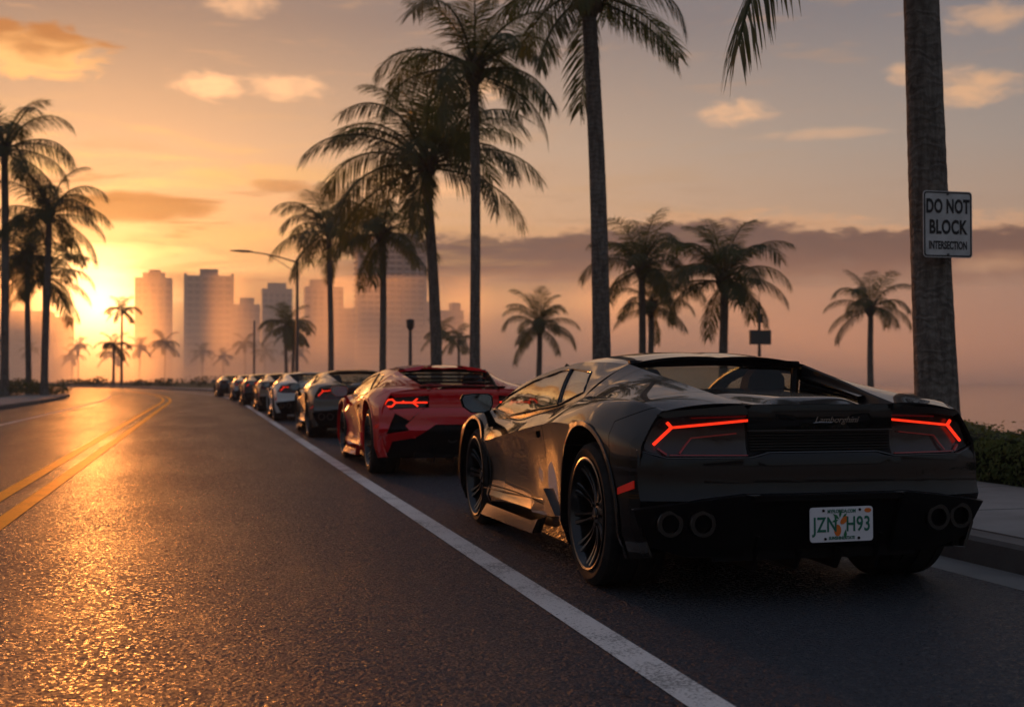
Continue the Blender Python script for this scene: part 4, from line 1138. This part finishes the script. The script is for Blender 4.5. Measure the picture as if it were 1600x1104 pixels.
    for w in (-.30, -.10, .10, .30):
        f.add([(w - .006, -.66, .30 if abs(w) > .2 else .22), (w + .006, -.66, .30 if abs(w) > .2 else .22), (w + .006, -.60, .14), (w - .006, -.60, .14), (w - .006, -.20, .15), (w + .006, -.20, .15), (w - .006, -.4, .30), (w + .006, -.4, .30)], [(0, 1, 2, 3), (3, 2, 5, 4), (0, 3, 4, 6), (1, 7, 5, 2), (6, 4, 5, 7), (0, 6, 7, 1)])
    SM['fins'] = f.mesh('diffuser_fin', 30)
    lv = MB(); lv.add([(-.42, 0, 0), (.42, 0, 0), (.40, -.12, -.012), (-.40, -.12, -.012), (-.42, 0, -.012), (.42, 0, -.012), (.40, -.12, -.022), (-.40, -.12, -.022)], [(0, 3, 2, 1), (4, 5, 6, 7), (0, 1, 5, 4), (1, 2, 6, 5), (2, 3, 7, 6), (3, 0, 4, 7)]); SM['louvre'] = lv.mesh('louvre', 30)
    gm = MB()
    for k in range(7):
        bar(gm, [(-.345, .684 + k * .0125), (.345, .684 + k * .0125)], .003, .012, .006)
    SM['mesh_bars'] = gm.mesh('grille_bar', 40)
inside_meshes()
def rounded_rect(w, h, r, n=5):
    pts = []
    for cx, cy_, a0 in ((w / 2 - r, h / 2 - r, 0), (-w / 2 + r, h / 2 - r, 90), (-w / 2 + r, -h / 2 + r, 180), (w / 2 - r, -h / 2 + r, 270)):
        for k in range(n + 1): a = R(a0 + 90 * k / n); pts.append((cx + r * math.cos(a), cy_ + r * math.sin(a)))
    return pts
def plate_prism(pts, y0, y1):
    n = len(pts); vs = [(x, y0, z) for x, z in pts] + [(x, y1, z) for x, z in pts]
    return MB().add(vs, [tuple(range(n)), tuple(range(2 * n - 1, n - 1, -1))] + [(i, n + i, n + (i + 1) % n, (i + 1) % n) for i in range(n)])
def lettering(parent, s, loc, size, m, sx=1.0, **kw):
    return link('lettering', text_mesh(s, size, **kw), parent, m, loc, (R(90), 0, 0), (sx, 1, 1))
def license_plate(root, x, y, z, full=True):
    p = plate_prism(rounded_rect(.305, .152, .014), 0, .004).build('license_plate', M['plate'] if full else M['plate_orange'], root, 40, (x, y, z), (0, R(-.4), 0))
    if not full: return p
    lettering(p, 'JZN', (-.080, -.0012, -.003), .092, M['plate_green'], .74, offset=.0012, extrude=.0008, spacing=1.05)
    lettering(p, 'H93', (.080, -.0012, -.003), .092, M['plate_green'], .74, offset=.0012, extrude=.0008, spacing=1.05)
    lettering(p, 'MYFLORIDA.COM', (0, -.0012, .057), .021, M['plate_green'], .82, offset=.0006, extrude=.0006)
    lettering(p, 'SUNSHINE STATE', (0, -.0012, -.060), .019, M['plate_green'], .85, offset=.0006, extrude=.0006)
    o1 = plate_prism([(-.020 + .017 * math.cos(a / 2), -.026 + .026 * math.sin(a / 2)) for a in range(13)], -.0016, 0)
    o1.add(*(lambda b: (b.v, b.f))(plate_prism([(.012 + .016 * math.cos(a / 2) + .010 * math.sin(a / 2), .018 + .018 * math.sin(a / 2)) for a in range(13)], -.0019, 0)))
    o1.build('orange_print', M['plate_orange'], p, 40)
    lf = MB()
    for ax, az, l, an in ((-.012, .022, .040, 140), (-.010, .028, .034, 80), (-.016, .020, .034, 195), (.018, -.022, .045, 265), (.004, .030, .028, 40)):
        c, s_ = math.cos(R(an)), math.sin(R(an)); q = [(0, 0), (.5, .18), (1, 0), (.5, -.18)]
        lf.add([(ax + l * (a * c - b * s_), -.0024, az + l * (a * s_ + b * c)) for a, b in q], [(0, 1, 2, 3)])
    lf.build('leaf_print', M['plate_leaf'], p, 40)
    st = plate_prism([(.128 + .017 * math.cos(a / 2), .058 + .010 * math.sin(a / 2)) for a in range(13)], -.0012, 0); st.build('orange_sticker', M['plate_orange'], p, 40)
    for bx, bz in ((-.088, .062), (.088, .062), (-.080, -.062), (.082, -.062)):
        b = MB(); b.tube([(bx, .001, bz), (bx, -.004, bz)], .006, 10); b.build('plate_screw', M['trim'], p, 40)
    return p
def script_badge(root, y):
    """slanted chrome lettering on the tail panel"""
    e = link('badge_lettering', text_mesh('Lamborghini', .050, shear=.42, offset=-.0002, extrude=.0012, spacing=.97), root, M['chrome'], (.065, y, .812), (R(90), 0, 0), (.88, .80, 1))
    u = MB(); u.tube([(-.045, y - .001, .7995), (-.01, y - .001, .8020), (.045, y - .001, .8000)], .0016, 5); u.build('badge_flourish', M['chrome'], e)
    cu = e.children[0]; cu.parent = root
    return e
def make_car(label, y, x, paint, style='y', rz=0, detail=True, plate='dark', roof=None, glow=True, plate_m=None):
    root = empty('sports_car', (x, y, 0), rz); tag(root, label, 'car', 'sports cars parked in a row along the right kerb')
    P = M[paint]; L = lambda n, me, m, **k: link(n, me, root, m, **k)
    L('body', CD['side'], P); L('hood', CD['hood'], P); L('front_bumper', SM['nose'], P)
    L('roof', CD['roof'], M[roof] if roof else P); L('window_pillars', CD['pillar'], M[roof] if roof else P)
    L('windscreen', CD['windscreen'], M['screen_glass']); L('rear_window', SM['rear_glass'], M['rear_glass']); L('rear_window_frame', SM['glass_frame'], M['trim'])
    L('engine_cover', CD['deck'], P); L('deck_edge', CD['lip_top'], P)
    L('underbody', SM['underbody'], M['trim']); L('dashboard', SM['dash'], M['seat'])
    for s in (-1, 1):
        L('rear_fender_panel', CD['corner'][s], P); L('engine_bay_wall', CD['inner'][s], M['trim'])
        if detail and style == 'y':
            for vf in SM['vent_fin']: L('vent_fin', vf[s], M['gloss_trim'])
        d = L('door', CD['door'][s], P)
        if detail:
            h = link('door_handle', SM['handle'][s], d, M['gloss_trim']); link('handle_flap', SM['handle_in'][s], d, P); link('door_strip', SM['door_strip'][s], d, P)
        L('window_trim', SM['trim_0'][s], M['gloss_trim']); L('window_trim', SM['trim_1'][s], M['gloss_trim'])
        L('door_window', CD['door_glass'][s], M['side_glass']); L('quarter_window', CD['quarter_glass'][s], M['side_glass'])
        for nm, me in zip(('rear_pillar', 'buttress_panel', 'rear_shoulder_panel'), CD['butt'][s]): L(nm, me, P)
        for which in ('front', 'rear'):
            L('wheel_arch', CD['lip'][which][s], P); L('wheel_house', SM['liner_' + which][s], M['trim']); add_wheel(root, which, s, detail)
        mr = L('door_mirror', SM['mirror'][s], M['trim'] if style == 'y' else P); link('mirror_glass', SM['mirror_glass'][s], mr, M['mirror'])
        L('side_skirt', SM['skirt'][s], M['gloss_trim'] if style == 'y' else P); L('skirt_fin', SM['fin'][s], M['gloss_trim'] if style == 'y' else P)
        L('side_reflector', SM['reflector'][s], M['reflector'])
        L('seat', SM['seat'], M['seat'], loc=(s * .36, 0, 0))
        if style == 'y':
            t = L('tail_light', CD['lamp_bed'][s], M['lamp_bed'])
            link('light_bar', SM['light_bar'][s], t, M['red_lamp'] if glow else M['red_lamp_dim']); link('light_line', SM['dim_bar'][s], t, M['red_lamp_dim']); link('lamp_lens', CD['lamp_lens'][s], t, M['lens'])
        else:
            t = L('tail_light', CD['r_bed'][s], M['lamp_bed']); link('light_bar', SM['light_hex'][s], t, M['red_lamp']); L('corner_vent', CD['r_vent'][s], M['trim'])
        for ew in ((.575, .713) if style == 'y' else (.12,)):
            L('exhaust_pipe', SM['exhaust'], M['pipe'], loc=(s * ew, tail_y(ew, .365) - .050 if style == 'y' else -.66, .366 if style == 'y' else .40), rot=(0, 0, R(90)))
    if style == 'y':
        tp = L('tail_panel', CD['tail_upper'], P); g = L('rear_grille', CD['tail_mesh'], M['trim']); link('grille_bar', SM['mesh_bars'], g, M['gloss_trim'])
        bp = L('rear_bumper', CD['bumper'], P); df = L('rear_diffuser', CD['diffuser'], M['satin'])
        if detail:
            for o_ in (tp, bp, df): bevel(o_, .0045, 2, 50)
            for s in (-1, 1): L('bumper_highlight', SM['edge'][s], M['edge'])
        L('plate_recess', CD['plate_recess'], M['trim'])
        if detail: script_badge(root, tail_y(.065, .81) - .0035)
    else:
        L('tail_panel', CD['r_upper'], P); L('rear_bumper', CD['r_bumper'], P); L('rear_diffuser', CD['r_diff'], M['trim'])
    L('diffuser_fin', SM['fins'], M['trim'])
    if style == 'hex':
        for k in range(4): L('louvre', SM['louvre'], P if k == 3 else M['gloss_trim'], loc=(0, .44 - k * .21, 1.045 - k * .040))
        w = MB(); vs = []
        for x_ in np.linspace(-.44, .44, 9): vs += [(x_, -.50, .905), (x_, -.62, .915), (x_, -.62, .900)]
        w.add(vs, [f for i in range(8) for f in ((i * 3, i * 3 + 3, i * 3 + 4, i * 3 + 1), (i * 3 + 1, i * 3 + 4, i * 3 + 5, i * 3 + 2))]); w.build('rear_spoiler', M['trim'], root)
        for s in (-1, 1):
            sc_ = MB(); sc_.add([(s * .20, 1.0, 1.150), (s * .47, 1.0, 1.118), (s * .44, .48, 1.098), (s * .20, .48, 1.135), (s * .27, .46, 1.085), (s * .41, .46, 1.075)], [(0, 1, 2, 3), (3, 2, 5, 4)]); sc_.build('roof_scoop', P, root)
    if plate: license_plate(root, .045, tail_y(.05, .489) - .030, .357, plate == 'full')
    return root
make_car('glossy black sports car with white licence plate, closest to the camera', 5.72, 2.68, 'black_paint', 'y', 0, True, 'full')
make_car('bright red sports car with hexagonal glowing tail lights parked ahead of the black one', 13.0, 2.56, 'red_paint', 'hex', 0, True, None)
make_car('dark grey-brown sports car with glowing Y tail light, just ahead of the red one', 21.1, 2.58, 'grey_paint', 'y', 0, False, None)
make_car('white sports car with orange plate, between a dark grey car and a bronze one', 29.5, 2.46, 'white_paint', 'y', 0, False, 'plain')
make_car('bronze sports car just ahead of the white one', 37.7, 2.42, 'bronze_paint', 'y', R(.3), False, None, glow=False)
make_car('dark far sports car with lit tail lights, directly ahead of the bronze one', 46.2, 2.24, 'dark_paint', 'y', R(1.0), False, None)
make_car('silver-grey hazy sports car, second counted from the far end of the row', 55.2, 2.08, 'silver_paint', 'y', R(1.6), False, None)
make_car('farthest and haziest car of the parked row', 67.5, 1.60, 'dark_paint', 'y', R(3.6), False, None, glow=False)
# ================================================================== STREET FURNITURE
M['pole'] = mat('galvanised_pole', (.07, .07, .07), .5, .4)
M['sign_face'] = vary(mat('sign_white', (.50, .49, .48), .5, spec=.4), (.42, .41, .40), (.55, .54, .53), 5, 5)
M['sign_black'] = mat('sign_black', (.006, .007, .009), .55)
def traffic_sign():
    t = empty('traffic_sign', (6.235, 9.49, 2.325)); tag(t, 'white rectangular traffic sign reading DO NOT BLOCK INTERSECTION on a palm trunk', 'traffic sign')
    plate_prism(rounded_rect(.478, .575, .032), 0, .004).build('sign_panel', M['sign_face'], t, 40)
    o, i = rounded_rect(.462, .559, .026), rounded_rect(.438, .535, .018); n = len(o)
    MB().add([(x, -.002, z) for x, z in o] + [(x, -.002, z) for x, z in i], [(k, (k + 1) % n, n + (k + 1) % n, n + k) for k in range(n)]).build('border', M['sign_black'], t, 40)
    for s, z, size, sx in (('DO NOT', .150, .165, .61), ('BLOCK', -.030, .165, .66), ('INTERSECTION', -.185, .095, .575)):
        lettering(t, s, (0, -.0025, z), size, M['sign_black'], sx, offset=.006 if size > .1 else .003, extrude=.0006, spacing=1.06 if size > .1 else 1.0)
    for z in (.262, -.262):
        b = MB(); b.tube([(0, .002, z), (0, -.008, z)], .011, 8); b.build('bolt', M['pole'], t)
    b = MB(); b.box((0, .02, 0), (.10, .034, .5)); b.build('bracket', M['pole'], t)
traffic_sign()
def street_lamp():
    t = empty('street_lamp', (6.16, 86, .0)); tag(t, 'tall street lamp with a long arm reaching over the road', 'street lamp')
    MB().tube([(0, 0, 0), (0, 0, .5), (0, 0, 9.0)], [.16, .13, .09], 10).build('pole', M['pole'], t)
    MB().tube([(0, 0, 8.9), (-.9, 0, 9.15), (-2.0, 0, 9.40), (-3.2, 0, 9.55)], [.06, .05, .045, .04], 8).build('arm', M['pole'], t)
    MB().tube([(0, 0, 8.1), (-.9, 0, 8.75), (-2.0, 0, 9.36)], [.025, .025, .025], 6).build('brace', M['pole'], t)
    h = MB(); vs = []; fs = []
    for x, w, z0, z1 in ((-3.0, .06, 9.50, 9.60), (-3.3, .16, 9.48, 9.66), (-3.9, .20, 9.50, 9.68), (-4.5, .08, 9.56, 9.62)):
        for a in range(8): q = a * math.pi / 4; vs.append((x, math.cos(q) * w, (z0 + z1) / 2 + math.sin(q) * (z1 - z0) / 2))
    for i in range(3):
        for k in range(8): fs.append((i * 8 + k, i * 8 + (k + 1) % 8, (i + 1) * 8 + (k + 1) % 8, (i + 1) * 8 + k))
    fs += [tuple(range(8)), tuple(24 + k for k in range(8))]
    h.add(vs, fs).build('lamp_head', M['pole'], t)
street_lamp()
def post(x, y, h, r, label, head):
    t = empty('post', (x, y, 0)); tag(t, label, 'post')
    MB().tube([(0, 0, 0), (0, 0, .3), (0, 0, h)], [r * 1.5, r, r * .8], 8).build('pole', M['pole'], t)
    if head == 'lamp': MB().tube([(0, 0, h), (0, 0, h + .12), (0, 0, h + .45), (0, 0, h + .5)], [r * .8, r * 1.8, r * 2.1, .02], 8).build('lamp_head', M['pole'], t)
    elif head == 'box':
        b = MB(); b.box((0, -.08, h - 1.35), (.86, .12, .55)); b.build('sign_back', M['pole'], t)
        b = MB(); b.box((0, -.02, h - .62), (.20, .16, .34)); b.build('junction_box', M['pole'], t)
        MB().tube([(0, 0, h), (0, 0, h + .35)], .012, 5).build('antenna', M['pole'], t)
    return t
post(8.46, 52, 3.0, .085, 'short dark bollard-like lamp post in front of the widest tower', 'lamp')
post(4.59, 120, 6.4, .10, 'thin misty pole between the square tower and the street lamp', None)
post(20.7, 44, 3.9, .07, 'pole with a boxy sign seen from behind, on the bay side', 'box')
# ================================================================== AIR
def haze():
    b = MB(); b.box((0, 380, 33.5), (1400, 928, 71)); o = link('haze', b.mesh('haze', None))
    m = bpy.data.materials.new('haze'); m.use_nodes = True; nt = m.node_tree; nt.nodes.clear()
    out = nt.nodes.new('ShaderNodeOutputMaterial'); v = nt.nodes.new('ShaderNodeVolumePrincipled')
    v.inputs['Color'].default_value = (.97, .95, .93, 1); v.inputs['Density'].default_value = .0007; v.inputs['Anisotropy'].default_value = .25
    nt.links.new(v.outputs[0], out.inputs['Volume']); o.data.materials.append(m); o['kind'] = 'stuff'
def mist_bank():
    """low morning mist lying over the bay between the bend and the far towers"""
    vs = []; fs = []; xs = list(range(-420, 640, 40)); zz = (-.7, 1, 3, 6, 9, 13, 18, 24, 31)
    th_ = lambda z: 1.5 + 128 * math.exp(-max(0, z) / 11.5)
    prof = [(365 - th_(z), z) for z in zz] + [(365 + th_(z) * .9, z) for z in reversed(zz)]
    rnd = random.Random(5)
    for x in xs:
        k = max(.05, min(1, (x + 420) / 140, (600 - x) / 140)) * rnd.uniform(.95, 1.04)
        for y, z in prof: vs.append((x, y + rnd.uniform(-2, 2), z * k if z > 0 else z))
    n = len(prof)
    for i in range(len(xs) - 1):
        for j in range(n): fs.append((i * n + j, i * n + (j + 1) % n, (i + 1) * n + (j + 1) % n, (i + 1) * n + j))
    fs += [tuple(range(n - 1, -1, -1)), tuple((len(xs) - 1) * n + j for j in range(n))]
    me = mesh('mist_bank', vs, fs, 180); bm = bmesh.new(); bm.from_mesh(me); bmesh.ops.recalc_face_normals(bm, faces=bm.faces); bm.to_mesh(me); bm.free()
    o = link('mist_bank', me)
    m = bpy.data.materials.new('mist'); m.use_nodes = True; nt = m.node_tree; nt.nodes.clear()
    out = nt.nodes.new('ShaderNodeOutputMaterial'); v = nt.nodes.new('ShaderNodeVolumePrincipled')
    v.inputs['Color'].default_value = (.97, .95, .93, 1); v.inputs['Density'].default_value = .0125; v.inputs['Anisotropy'].default_value = .78
    nt.links.new(v.outputs[0], out.inputs['Volume']); o.data.materials.append(m); o['kind'] = 'stuff'
haze()
mist_bank()
